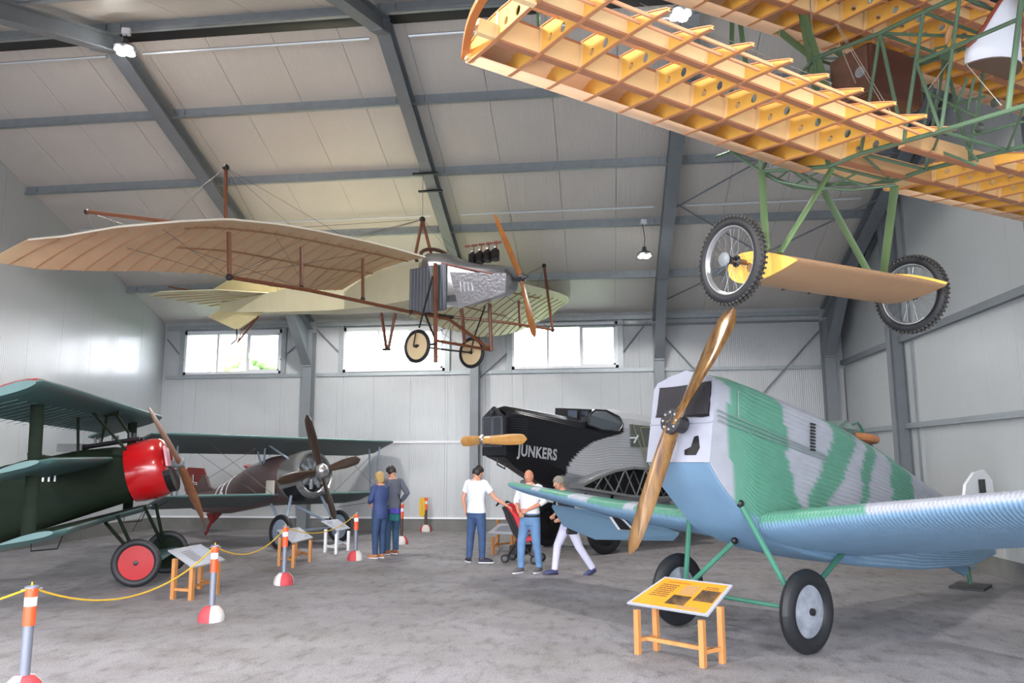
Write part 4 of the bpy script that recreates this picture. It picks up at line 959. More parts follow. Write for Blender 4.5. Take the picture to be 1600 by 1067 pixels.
# ribs that show as scallops on the trailing edge
for k in range(24):
    y = -3.3+6.6*k/23; MB().beam((-1.0, y, 2.555), (-1.72, y, 2.352), .012, .006, (0, 0, 1)).build('rib', M_TEAL, wu)
# interplane struts
for y in (-2.6, 2.3):
    MB().tube([(-1.0, y, .92), (-1.0, y, 1.66)], .085, 10, flat=.3, flatdir=(1, 0, 0)).build('interplane_strut', M_TG, tr, smooth=True)
    MB().tube([(-1.0, y, 1.78), (-1.02, y, 2.55)], .08, 10, flat=.3, flatdir=(1, 0, 0)).build('interplane_strut', M_TG, tr, smooth=True)
# fuselage
def oc(x, hw, zb, zt, r=.35):
    P = []
    for k in range(16):
        t = 2*pi*(k+.5)/16; c_, s_ = cos(t), sin(t); q = 4.5 if x < -.9 else 2.4
        P.append((x, hw*(abs(c_)**(2/q))*(1 if c_ > 0 else -1), (zb+zt)/2+(zt-zb)/2*(abs(s_)**(2/q))*(1 if s_ > 0 else -1)))
    return P
fs = [oc(-.40, .42, 1.22, 2.04), oc(-.7, .42, 1.12, 2.06), oc(-1.2, .40, .96, 2.0), oc(-2.2, .36, .62, 1.78), oc(-3.3, .26, .46, 1.32), oc(-4.2, .15, .42, .98), oc(-4.85, .05, .46, .84)]
tf = MB().loft(fs).build('fuselage', M_TG, tr, autos=40)
# cowl: red drum cut away below, opening with the dark engine
tx = V((.972, 0, .234)); c0 = V((-.36, 0, 1.66))
m = MB(); m.lathe([(-.1, .45), (0, .465), (.2, .475), (.32, .47), (.40, .445), (.45, .40), (.475, .31), (.42, .29), (.40, .3)], c0, tx, 36)
m.build('engine_cowl', M_RED, tr, smooth=True)
m = MB(); m.lathe([(.30, .36), (.36, .34), (.37, .1)], c0, tx, 24); m.build('engine_face', M_BLACK, tr, smooth=True)
for k in range(9):
    t = 2*pi*k/9+.2; _, a, b = ortho(tx); e = a*cos(t)+b*sin(t); MB().tube([c0+tx*.41+e*.06, c0+tx*.41+e*.29], .05, 8).build('cylinder', M_STEEL, tr)
_, a_, b_ = ortho(tx)
_y = V((0, 1, 0)); _z = V((-.234, 0, .972))
MB().prism([c0+tx*.38+_y*.43*cos(t)+_z*.43*sin(t) for t in [pi*1.06+pi*.88*k/14 for k in range(15)]], tx*.14).build('engine_bay', M_BLACK, tr)
MB().prism([c0+tx*.482+_y*-.40+_z*-.02, c0+tx*.50+_y*-.2+_z*-.03, c0+tx*.50+_y*-.16+_z*.25, c0+tx*.482+_y*-.34+_z*.30], tx*.03).build('cowl_opening', mat('pink_panel', (206, 150, 160), .4), tr)  # plain pink plate at the front of the cowl
H = c0+tx*.62; t1, t2 = T.x(232, 637, .08), T.x(323, 829, .52)
for t, w1_, tw_ in ((t1, .16, .25), (t2, .24, 1.25)): blade(MB(), H, t, tx, .10, w1_, .05, tw=tw_).build('propeller_blade', M_TPROP, tr, smooth=True)
MB().lathe([(-.2, .05), (-.03, .07), (.05, .075), (.07, .03)], H, tx, 16).build('propeller_hub', M_STEEL, tr, smooth=True)
# cabane struts
def tt(a, b, r=.022, nm='cabane_strut', mt=None): return MB().tube([a, b], r, 8).build(nm, mt or M_TG, tr, smooth=True)
for (a, b, y) in (((122, 638), (122, 707), -.36), ((136, 634), (197, 703), -.36), ((167, 650), (157, 695), .30), ((182, 648), (213, 694), .34)): tt(T.y(*a, y), T.y(*b, y))
tt(T.y(114, 637, -.36), T.y(139, 631, -.36), .03); tt(T.y(163, 649, .3), T.y(187, 645, .3), .03)
# twin machine guns
for y in (-.14, .14):
    m = MB(); g0, g1 = V((-1.35, y, 2.02)), V((-.35, y, 2.19)); m.tube([g0, g1], .028, 8); gun = m.build('gun_barrel', M_BLACK, tr, smooth=True)
    m = MB().box(-1.5, -1.15, y-.05, y+.05, 1.98, 2.1).build('gun_breech', M_BLACK, tr); m.parent = gun
    for k in range(3): MB().box(-1.0+.25*k, -.97+.25*k, y-.02, y+.02, 2.12+.04*k, 2.2+.04*k).build('gun_sight', M_BLACK, tr).parent = gun
MB().lathe([(0, .2), (.03, .22), (.05, .2)], (-1.75, 0, 1.88), (.2, 0, 1), 20).build('cockpit_rim', M_DK, tr, smooth=True)
# crosses on the fuselage
for dx, w_ in ((0, .0),):
    p = T.y(78, 747, -.39); xx, zz = p.x, p.z
    for k in range(3): MB().box(xx-.1+.08*k, xx-.075+.08*k, -.41, -.395, zz-.05, zz+.07).build('marking_bar', M_WHITE, tf)
# undercarriage with the little wing between the wheels
wa, wb2 = V((-.15, -.72, .35)), V((0, .72, .34))
for c in (wa, wb2): wheel(tr, c, (0, 1, 0), .345, .10, M_RUB, mat('red_cover', (168, 20, 28), .55, var=.08, vs=8) if c.y < 0 else M_TG, .29, dish=.05)
wing(MB(), [(-.62, (.22, .40), (-.42, .30), 1), (.62, (.22, .40), (-.42, .30), 1)], th=.14, camb=0).build('axle_wing', M_TEAL, tr, smooth=True)
for a, c in ((T.y(161, 812, -.33), wa), (T.y(184, 806, -.33), wa), (T.y(226, 792, .33), wb2), (T.y(243, 788, .33), wb2)): tt(a, c+V((0, .1 if c.y < 0 else -.1, .03)), .026, 'gear_strut')
tt(T.y(226, 795, .3), T.y(207, 830, -.3), .005, 'wire'); tt(T.y(240, 795, .3), T.y(262, 783, .5), .006, 'wire')
# wing-tip skid below the lower wing
for y in (-2.3, 2.3): MB().tube([(-.7, y, .9), (-.75, y, .74), (-1.05, y, .72), (-1.05, y, .86)], .01, 6).build('wing_skid', M_BLACK, tr)
MB().beam((-1.5, -2.9, .74), (-1.46, -1.4, .72), .03, .02).build('edge_strip', M_WOOD, tr)
MB().prism([(-4.4, -.015, .9), (-4.55, -.015, 1.5), (-4.85, -.015, 1.62), (-5.05, -.015, 1.3), (-5.0, -.015, .7), (-4.8, -.015, .6)], (0, .03, 0)).build('rudder', M_WHITE, tr)
wing(MB(), [(0, (-4.0, .98), (-4.85, .86), 1), (1.0, (-4.4, .96), (-4.85, .88), .6)], th=.05, camb=0).build('tailplane', M_TG, tr, smooth=True)
wing(MB(), [(0, (-4.0, .98), (-4.85, .86), 1), (-1.0, (-4.4, .96), (-4.85, .88), .6)], th=.05, camb=0).build('tailplane', M_TG, tr, smooth=True)
MB().tube([(-4.5, 0, .5), (-4.8, 0, .03)], .03, 6).build('tail_skid', M_WOOD, tr)

# ================================================================ BROWN BIPLANE WITH SILVER COWL (middle left)
B = Frame((-6.12, 16.3), -29)
br = root('biplane', B.o, B.h, 'brown and grey-green biplane with silver cowl and dark four-bladed propeller, by the back wall', 'aircraft')
M_BF = mat('mauve_brown', (98, 78, 78), .4, var=.1, vs=3, coat=.2); M_BR = mat('dark_red', (120, 34, 34), .5); M_BU = mat('grey_green_underside', (92, 104, 106), .5, var=.1, vs=3)
M_BE = mat('teal_edge', (110, 150, 146), .4); M_SIL = mat('silver_cowl', (176, 176, 178), .24, .8)
M_BSTR = mat('blue_grey_strut', (134, 148, 166), .45)
def bwing(y0, y1, z0, z1, x0, x1, chord, dz, name, nm=1.):
    st = [(y0, (x0-.25, z0), (x0-chord*.85, z0-dz*.8), .7), (y0+(y1-y0)*.05, (x0, z0), (x0-chord, z0-dz), 1), (y0+(y1-y0)*.93, (x1, z1), (x1-chord, z1-dz), 1), (y1, (x1-.45, z1), (x1-chord*.9, z1-dz*.8), .5)]
    m = wing(MB(), st, n=12, th=.08, camb=.03, sub=6); n = 24; m.mi = []
    for f in m.f: m.mi.append(1 if len(f) == 4 and 10 <= min(v % n for v in f) <= 12 and max(v % n for v in f) < 15 else 0)
    return m.build(name, [M_BU, M_BE], br, autos=50)
p0, p1 = B.y(222, 676, -3.6), B.y(626, 690, 3.4)
uw = bwing(-3.3, 3.45, p0.z+.0, p1.z, p0.x+.1, p1.x+.15, 1.3, .36, 'upper_wing')
p2, p3 = B.x(250, 777, -.85), B.x(590, 770, -1.0)
lw = bwing(-2.85, 3.1, p2.z, p3.z+.02, -.85, -.95, 1.2, .30, 'lower_wing')
def orng(x, hw, zb, zt, n=20): return [(x, hw*cos(2*pi*k/n), (zb+zt)/2+(zt-zb)/2*sin(2*pi*k/n)) for k in range(n)]
fs = [orng(-.72, .48, .96, 1.98), orng(-.95, .49, .92, 1.98), orng(-1.5, .46, .84, 1.92), orng(-2.24, .42, .72, 1.74), orng(-3.1, .33, .59, 1.36), orng(-3.8, .2, .55, 1.12), orng(-4.6, .09, .62, 1.06), orng(-5.0, .04, .72, 1.0)]
bf = MB().loft(fs).build('fuselage', M_BF, br, smooth=True)
bx_ = V((.975, 0, .2)); c0 = V((-.78, 0, 1.43))
m = MB(); m.lathe([(.0, .50), (.2, .53), (.45, .535), (.6, .51), (.67, .47), (.66, .43), (.5, .43)], c0, bx_, 32); m.build('engine_cowl', M_SIL, br, smooth=True)
m = MB(); m.lathe([(.3, .44), (.40, .43), (.41, .05)], c0, bx_, 24); m.build('engine_face', M_BLACK, br, smooth=True)
for k in range(9):
    t = 2*pi*k/9; _, a, b = ortho(bx_); e = a*cos(t)+b*sin(t); MB().lathe([(.12, .055)]+[(.14+.02*j, .062 if j % 2 else .05) for j in range(9)]+[(.34, .04)], c0+bx_*.53, e, 10).build('cylinder', M_STEEL, br)
m = MB(); q = [c0+bx_*.6+V((0, .43*cos(t), .43*sin(t))) for t in [pi*1.08+pi*.84*k/12 for k in range(13)]]; m.tube(q, .035, 8); m.build('cowl_ring', M_SIL, br, smooth=True)
MB().prism([c0+bx_*.2+V((0, .545*cos(t), .545*sin(t))) for t in [pi*1.15+pi*.7*k/12 for k in range(13)]], bx_*.4).build('engine_bay', M_BLACK, br)
HB = c0+bx_*.86+V((0, 0, -.0)); 
MB().lathe([(-.14, .15), (-.02, .17), (.08, .15), (.15, .09), (.18, .02)], HB, bx_, 20).build('spinner', M_SIL, br, smooth=True)
M_DP = mat('dark_propeller', (58, 44, 36), .25, coat=.5)
for px in ((479, 648), (563, 717), (433, 752), (524, 812)):
    t = B.x(*px, HB.x+.0); L = (t-HB); blade(MB(), HB, HB+L, bx_, .10, .22, .045, tw=.35).build('propeller_blade', M_DP, br, smooth=True)
# white and dark markings on the body
for x0, w_ in ((-3.1, .15), (-3.36, .05), (-2.82, .06)):
    rr = [interp([(-3.8, .2), (-3.1, .33), (-2.24, .42)], x0), interp([(-3.8, 1.12), (-3.1, 1.36), (-2.24, 1.74)], x0), interp([(-3.8, .55), (-3.1, .59), (-2.24, .72)], x0)]
    r2 = lambda x, k=1.02: [V((x, rr[0]*k*cos(t), (rr[1]+rr[2])/2+(rr[1]-rr[2])/2*k*sin(t))) for t in [pi*.55+pi*.5*j/8 for j in range(9)]]
    MB().loft([r2(x0, 1.03), r2(x0+w_, 1.06)], closed=False).build('white_band', M_WHITE, bf, solid=.004)
p = B.y(424, 765, -.48); m = MB().box(p.x-.16, p.x+.12, -.52, -.47, p.z-.12, p.z+.2).build('number_panel', mat('cream_panel', (190, 186, 176), .5), bf, bevel=.03)
m = MB().prism([V((-4.35, -.02, .95)), V((-4.2, -.02, 1.5)), V((-4.3, -.02, 1.64)), V((-4.95, -.02, 1.66)), V((-5.12, -.02, 1.5)), V((-5.05, -.02, 1.1)), V((-4.8, -.02, .85))], (0, .04, 0)).build('rudder', M_BR, br)
MB().prism([V((-4.6, -.035, 1.0)), V((-4.45, -.035, 1.3)), V((-4.28, -.035, 1.5)), V((-4.15, -.035, 1.45)), V((-4.0, -.035, 1.2)), V((-3.6, -.035, 1.08)), V((-3.9, -.035, .9))], (0, .07, 0)).build('fin', M_BF, br)
for a, b in (((-4.5, 1.26), (-4.85, 1.30)), ((-4.68, 1.08), (-4.70, 1.48))):
    MB().beam((a[0], -.04, a[1]), (b[0], -.04, b[1]), .01, .06).build('cross_outline', M_WHITE, m); MB().beam((a[0], -.046, a[1]), (b[0], -.046, b[1]), .01, .025).build('cross_bar', M_BLACK, m)
for sg in (1, -1): wing(MB(), [(0, (-3.9, .98), (-4.8, .92), 1), (1.1*sg, (-4.2, .98), (-4.85, .92), .6)], th=.05, camb=0).build('tailplane', M_BR, br, smooth=True)
MB().prism([B.y(322, 802), B.y(345, 802), B.y(330, 818), B.y(326, 812)], (0, .05, 0)).build('belly_fin', M_BR, br)
MB().tube([B.y(334, 806), B.y(321, 835)], .035, 7).build('tail_skid', M_BR, br)
def bt(a, b, r=.025, nm='strut', mt=None): return MB().tube([a, b], r, 7).build(nm, mt or M_BSTR, br, smooth=True)
for a, b, y in (((400, 695), (409, 730), -.3), ((415, 690), (412, 728), -.3), ((418, 694), (450, 716), -.35), ((422, 690), (422, 722), .3)): bt(B.y(*a, y), B.y(*b, y), .022, 'cabane_strut')
for a, b, y in (((577, 700), (579, 772), 2.75), ((593, 698), (585, 772), 2.75), ((278, 684), (276, 776), -2.45), ((268, 684), (268, 776), -2.45)): bt(B.y(*a, y), B.y(*b, y), .022, 'interplane_strut')
q = [B.y(*s_, -.1) for s_ in ((418, 731), (435, 720), (440, 724), (423, 734))]; MB().prism([V((p.x, -.2, p.z)) for p in q], (0, .4, 0)).build('windscreen', mat('pale_screen', (170, 196, 220), .15), br)
MB().lathe([(0, .16), (.03, .18), (.05, .15)], (-2.4, 0, 1.66), (.25, 0, 1), 16).build('headrest', M_BR, br, smooth=True)
q0, q1 = V((-.08, -.88, .37)), V((-.3, .88, .36))
for c in (q0, q1): wheel(br, c, (0, 1, 0), .36, .10, M_RUB, mat('blue_grey_disc', (120, 134, 152), .5), .29, dish=.04)
for a, c, y in (((424, 788), q0, -.4), ((455, 775), q0, -.35), ((462, 790), q1, -.1), ((500, 772), q1, .4)): bt(B.y(*a, y), c+V((0, .08 if c.y < 0 else -.08, 0)), .03, 'gear_strut')
bt(q0, q1, .022, 'axle')
for a, b in (((290, 695), (400, 770)), ((330, 695), (430, 775)), ((520, 770), (580, 712)), ((540, 712), (590, 765)), ((400, 700), (290, 770))): MB().tube([B.y(*a, -1.8 if a[0] < 450 else 1.8), B.y(*b, -1.0 if a[0] < 450 else 2.4)], .005, 4).build('wire', M_WIRE, br)
# dark cross on the far lower wing tip
MB().prism([V((-1.85, 2.2, .66)), V((-1.3, 2.75, .76)), V((-1.38, 2.85, .76)), V((-2.0, 2.3, .65))], (0, 0, .01)).build('cross_bar', M_BLACK, lw)

# ================================================================ BLACK AND SILVER AIRLINER NOSE (middle, behind)
G = Frame((-.64, 16.36), 223.8)
gr = root('airliner', G.o, G.h, 'black-nosed corrugated airliner with silver cabin and light wooden propeller, lettered JUNKERS', 'aircraft')
M_GB = mat('corrugated_paint', (200, 200, 200), .32, metal=.35, attr=True, spec=.6, coat=.15)
C_K, C_S = lin((20, 21, 28)), lin((182, 184, 190))
gtop = [(2.05, 2.80), (1.8, 2.88), (1.0, 2.80), (.3, 2.72), (-.1, 2.78), (-.6, 2.90), (-1.2, 2.92), (-2.2, 2.80), (-3.2, 2.60), (-5, 2.2), (-6.2, 1.9)]
gbot = [(2.05, 1.91), (1.3, 1.50), (.65, 1.2), (0, 1.03), (-2, .9), (-4, 1.0), (-6.2, 1.4)]
ghw = [(2.05, .36), (1.0, .48), (.3, .54), (-1.5, .58), (-3, .55), (-5, .35), (-6.2, .1)]
def gsplit(z):  # silver starts behind this x
    return interp([(1.3, .66), (1.5, .66), (1.65, .62), (1.8, .52), (2.0, .28), (2.19, -.07), (2.3, -.55), (2.36, -.86), (2.45, -1.0)], z)
def gcol(p):
    x, y, z = p
    if z > 2.78 and x < -.02: return C_S
    if z > 2.42: return C_S if x < (-.95 if abs(y) > .3 else -.45) else C_K
    return C_S if x < gsplit(z) else C_K
m = MB(); rings = []
for i in range(112):
    x = 2.02-.062*i; zt, zb_, hw = interp(gtop, x), interp(gbot, x), interp(ghw, x); dz = interp([(2.05, .16), (.3, .26), (-.8, .42), (-3, .4), (-6.2, .2)], x); zs = zt-dz
    vb = interp([(2.05, .9), (1.7, .35), (.4, .3), (-.6, .8), (-6, .9)], x); P = [(-hw*vb, zb_), (-hw, zb_+interp([(2.05, .1), (1.6, .3), (.3, .42), (-.6, .2), (-6, .1)], x)), (-hw, zs), (-hw*.9, zs+dz*.45), (-hw*.55, zs+dz*.82), (0, zt)]; P = P+[(-a, b) for a, b in P[-2::-1]]; P = P
    L = [0]
    for a, b in zip(P[:-1], P[1:]): L.append(L[-1]+hypot(b[0]-a[0], b[1]-a[1]))
    N = 336; ring = []; j = 0
    for k in range(N+1):
        s_ = L[-1]*k/N
        while j < len(L)-2 and L[j+1] < s_: j += 1
        t = (s_-L[j])/max(1e-9, L[j+1]-L[j]); a, b = P[j], P[j+1]; yy, zz = a[0]+(b[0]-a[0])*t, a[1]+(b[1]-a[1])*t
        tx_, tz_ = b[0]-a[0], b[1]-a[1]; q = hypot(tx_, tz_); o_ = (0, .003, 0, -.003)[k % 4]
        yy += -tz_/q*o_; zz += tx_/q*o_; ring.append((x, yy, zz)); m.c.append(gcol((x, yy, zz)))
    rings.append(ring)
m.loft(rings, closed=False); gf = m.build('fuselage_skin', M_GB, gr, autos=40)
m = MB(); xs2 = [2.02-.2*k for k in range(35)]; m.loft([[(x, -interp(ghw, x)*interp([(2.05, .9), (1.7, .35), (.4, .3), (-.6, .8), (-6, .9)], x), interp(gbot, x)), (x, interp(ghw, x)*interp([(2.05, .9), (1.7, .35), (.4, .3), (-.6, .8), (-6, .9)], x), interp(gbot, x))] for x in xs2], closed=False); m.build('belly_skin', M_BLACK, gr)
# nose face with two radiators
M_GN = mat('nose_black', (30, 32, 38), .3, coat=.3)
npf = [(-.36, 1.91), (.36, 1.91), (.36, 2.66), (.22, 2.74), (0, 2.86), (-.22, 2.74), (-.36, 2.66)]
gn = MB().prism([(2.02, y, z) for y, z in npf], (.05, 0, 0)).build('nose_plate', M_GN, gr)
for y0, y1 in ((-.31, -.015), (.015, .31)):
    f_ = MB(); f_.box(2.07, 2.09, y0, y1, 2.08, 2.10); f_.box(2.07, 2.09, y0, y1, 2.64, 2.66); f_.box(2.07, 2.09, y0, y0+.02, 2.08, 2.66); f_.box(2.07, 2.09, y1-.02, y1, 2.08, 2.66); f_.build('radiator_frame', mat('radiator_edge', (110, 114, 120), .4, .4), gn)
    MB().box(2.068, 2.08, y0+.02, y1-.02, 2.10, 2.64).build('radiator', mat('radiator_core', (50, 58, 68), .6, bump=.6, bs=120), gn)
MB().lathe([(0, .06), (.02, .06), (.03, .03)], (2.07, 0, 2.74), (1, 0, 0), 14).build('filler_cap', M_GN, gn)
p0, p1 = G.y(777, 716, 0), G.y(789, 726, 0); MB().tube([p0, p0-V((0, 0, .12)), p1-V((0, 0, .08)), p1+V((0, 0, .03))], .015, 6).build('tow_loop', M_BLACK, gr)
# louvred panels behind the radiators
for k in range(12): MB().box(1.55, 1.95, .44-.0, .452, 2.1+.045*k, 2.115+.045*k).build('louvre', M_GN, gr).location = (0, -.02, 0)
H = V((2.3, 0, 2.21)); M_GP = mat('light_wood_propeller', (206, 152, 84), .3, var=.2, vs=6, coat=.4)
t1, t2 = G.x(720, 690, 2.3), G.x(823, 686, 2.3)
for t in (t1, t2): blade(MB(), H, t, (1, 0, 0), .16, .21, .08, tw=.35, tipr=.12).build('propeller_blade', M_GP, gr, smooth=True)
MB().lathe([(-.25, .06), (-.05, .1), (.03, .1), (.08, .04)], H, (1, 0, 0), 16).build('propeller_hub', M_SIL, gr, smooth=True)
# cockpit: dark opening, screens
q = [G.y(*s_, .5) for s_ in ((914, 664), (920, 648), (935, 640), (952, 641), (966, 652), (969, 664), (962, 674), (935, 672))]
M_COCK = mat('cockpit_dark', (62, 70, 78), .6)
MB().prism([V((p.x, interp([(2.2, .59), (2.5, .585), (2.75, .50), (2.9, .33)], p.z), p.z)) for p in q], (0, .02, 0)).build('cockpit_opening', M_COCK, gr)
for x0 in (.18, -.12):
    MB().prism([V((x0, -.38, 2.70)), V((x0, .42, 2.62)), V((x0-.02, .42, 2.86)), V((x0-.02, -.38, 2.92))], (-.02, 0, 0)).build('windscreen_frame', M_BLACK, gr)
    MB().prism([V((x0+.01, .06, 2.70)), V((x0+.01, .34, 2.66)), V((x0-.0, .34, 2.82)), V((x0-.0, .06, 2.85))], (.01, 0, 0)).build('windscreen_pane', mat('screen_grey', (96, 106, 124), .1), gr)
pts = [V((p.x, interp([(2.2, .6), (2.5, .6), (2.75, .52), (2.9, .36)], p.z), p.z)) for p in q]; MB().tube(pts+[pts[0]], .022, 7).build('cockpit_edge', M_BLACK, gr, smooth=True)
# cabin window and door lines
q = [G.y(*s_, .58) for s_ in ((984, 663), (1038, 668), (1048, 700), (985, 698))]
MB().prism([V((p.x, .57, p.z)) for p in q], (0, .03, 0)).build('cabin_window', mat('cabin_glass', (92, 98, 94), .15), gr)
for a, b in (((988, 662), (1013, 733)), ((1000, 668), (1040, 668)), ((1034, 670), (1046, 712)), ((1000, 668), (1014, 730))): MB().tube([V((G.y(*a, .6).x, .61, G.y(*a, .6).z)), V((G.y(*b, .6).x, .61, G.y(*b, .6).z))], .014, 6).build('door_frame', mat('frame_olive', (128, 124, 104), .5), gr)
for a, b in (((984, 684), (994, 684)), ((990, 692), (996, 680))): MB().beam(V((G.y(*a, .6).x, .615, G.y(*a, .6).z)), V((G.y(*b, .6).x, .615, G.y(*b, .6).z)), .02, .03).build('marking', M_WHITE, gr)
# lettering on the port side
def to_mesh(t):
    dg = bpy.context.evaluated_depsgraph_get(); me = bpy.data.meshes.new_from_object(t.evaluated_get(dg)); n = bpy.data.objects.new(t.name+'_mesh', me); COL.objects.link(n); n.parent = t.parent; n.matrix_local = t.matrix_local.copy()
    nm = t.name; bpy.data.objects.remove(t); n.name = nm; return n
def text(body, size, parent, mt, name, ext=.004, bold=0., shear=0.):
    cu = bpy.data.curves.new(name, 'FONT'); cu.body = body; cu.size = size; cu.extrude = ext; cu.offset = bold; cu.shear = shear; cu.align_x = 'LEFT'; cu.space_character = 1.08
    o = bpy.data.objects.new(name, cu); COL.objects.link(o); o.parent = parent; cu.materials.append(mt); return o
a, b, c = G.y(810, 711, .49), G.y(872, 719, .51), G.y(811, 694, .49)
ex = V((b.x-a.x, 0.02, b.z-a.z)); wdt = ex.length; ex.normalize(); ez = V((0, 0, 1)); ez = (ez-ex*ez.dot(ex)).normalized(); en = ex.cross(ez)
t = text('JUNKERS', .30, gr, mat('silver_letters', (170, 172, 178), .35, .3), 'lettering', .004, .008)
bpy.context.view_layer.update(); k = wdt/max(.01, t.dimensions.x)
yy_ = interp(ghw, 1.4)+.035
t.matrix_local = Matrix(((ex.x*k, ez.x, en.x, a.x), (ex.y*k, ez.y, en.y, yy_-.03), (ex.z*k, ez.z, en.z, a.z), (0, 0, 0, 1)))
t.location.y = yy_
t = to_mesh(t)
# wing stubs: silver skin on tube trusses, outer wings taken off
M_TRS = mat('truss_tube', (140, 142, 144), .4, .4)
def stub(sg):
    r_ = [(.62, 1.36), (.3, 1.47), (-.2, 1.60), (-.75, 1.66), (-1.3, 1.62), (-2.0, 1.46), (-2.6, 1.26), (-2.9, 1.12)]; bt_ = [(.62, 1.28), (.2, 1.22), (-.6, 1.10), (-1.4, 1.04), (-2.2, 1.04), (-2.9, 1.08)]
    y0, y1, ye = .55*sg, .98*sg, 1.0*sg
    m = MB(); m.loft([[(x, y0, z) for x, z in r_], [(x, y1, z) for x, z in r_]], closed=False); m.build('stub_skin', mat('stub_silver', (160, 162, 168), .3, .6), gr, autos=40, solid=.015)
    m = MB(); m.loft([[(x, y0, z) for x, z in bt_], [(x, y1, z) for x, z in bt_]], closed=False); m.build('stub_belly', M_GN, gr, solid=.015)
    MB().prism([(x, y0+.03*sg, z-.02) for x, z in r_]+[(x, y0+.03*sg, z) for x, z in bt_[::-1]], (0, .01, 0)).build('stub_interior', M_BLACK, gr)
    MB().box(.60, .63, min(y0, y1), max(y0, y1), 1.27, 1.37).build('stub_edge', M_TRS, gr)
    m = MB()
    for a, b in list(zip(r_[:-1], r_[1:]))+list(zip(bt_[:-1], bt_[1:])): m.beam((a[0], ye, a[1]), (b[0], ye, b[1]), .05, .05)
    m.build('end_frame', M_TRS, gr)
    tp_ = [(.1, 1.52), (-.5, 1.63), (-1.1, 1.63), (-1.7, 1.54), (-2.3, 1.36)]; bp_ = [(.35, 1.25), (-.2, 1.16), (-.8, 1.08), (-1.4, 1.05), (-2.0, 1.05), (-2.6, 1.06)]
    for i, (x, z) in enumerate(tp_):
        for j in (i, i+1):
            if j < len(bp_): MB().tube([(x, ye, z), (bp_[j][0], ye, bp_[j][1])], .016, 6).build('truss_tube', M_TRS, gr)
            if j < len(bp_): MB().tube([(x, y0+.1*sg, z-.03), (bp_[j][0], y0+.1*sg, bp_[j][1])], .012, 6).build('truss_tube', M_TRS, gr)
stub(1); stub(-1)
for c in (V((.05, .95, .46)), V((.05, -.80, .46))):
    wheel(gr, c, (0, 1, 0), .46, .17, M_RUB, M_BLACK, .32)
    for dx in (.1, -.7): MB().tube([c-V((0, .12*(1 if c.y > 0 else -1), 0)), V((dx, .45*(1 if c.y > 0 else -1), 1.15))], .03, 6).build('gear_strut', M_BLACK, gr)
MB().prism([(-4.87, y, z) for y, z in ((-.33, 1.2), (.33, 1.2), (.35, 1.95), (.2, 2.15), (0, 2.22), (-.2, 2.15), (-.35, 1.95))], (-.02, 0, 0)).build('end_bulkhead', M_GN, gr)
MB().tube([(-4.4, 0, 1.1), (-4.4, 0, .03)], .05, 8).build('tail_stand', M_BLACK, gr)
# ================================================================ PEOPLE
M_SKIN = mat('skin', (206, 150, 124), .55, sss=.1); M_SKIN2 = mat('tanned_skin', (196, 132, 104), .55, sss=.1)
def remesh(o, vs, it=4):
    r = o.modifiers.new('remesh', 'REMESH'); r.mode = 'VOXEL'; r.voxel_size = vs; r.use_smooth_shade = True
    s_ = o.modifiers.new('smooth', 'SMOOTH'); s_.factor = .6; s_.iterations = it
    return o
def ell(m, c, rx, ry, rz, R=None, n=14, k=10):
    c = V(c); rings = []
    for j in range(k+1):
        t = pi*j/k; q = max(sin(t), 1e-3); ring = []
        for i in range(n):
            p = V((rx*q*cos(2*pi*i/n), ry*q*sin(2*pi*i/n), -rz*cos(t))); ring.append(c+(R@p if R else p))
        rings.append(ring)
    return m.loft(rings)
def limb(m, pts, rr, n=12): return m.tube(pts, rr, n)
def torso(m, secs, n=18):
    """secs: (x, y, z, half depth, half width)"""
    return m.loft([[(x+a*cos(2*pi*k/n), y+b*sin(2*pi*k/n), z) for k in range(n)] for x, y, z, a, b in secs])
def hand(m, w_, d, palm_n, s, curl=.5, side=1):
    """palm, four bent fingers of unequal length and a thumb from the palm's side"""
    d = V(d).normalized(); nrm = V(palm_n); nrm = (nrm-d*nrm.dot(d)).normalized(); lat = d.cross(nrm)*side; w_ = V(w_)
    m.tube([w_, w_+d*.03*s, w_+d*.085*s], [.024*s, .030*s, .034*s], 10, flat=.5, flatdir=lat)
    for i, (L, o_) in enumerate(((.070, .028), (.078, .010), (.073, -.009), (.058, -.027))):
        a = w_+d*.082*s+lat*o_*s; b = a+(d*cos(curl*.6)+nrm*sin(curl*.6))*L*.5*s; c = b+(d*cos(curl*1.6)+nrm*sin(curl*1.6))*L*.5*s
        m.tube([a-d*.02*s, a, b, c], [.009*s, .0095*s, .009*s, .0075*s], 7)
    a = w_+d*.03*s+lat*.026*s; b = a+(d*.7+lat*.7)*.035*s; c = b+(d*.9+nrm*.4+lat*.1)*.03*s
    m.tube([a, b, c], [.012*s, .0105*s, .009*s], 7)
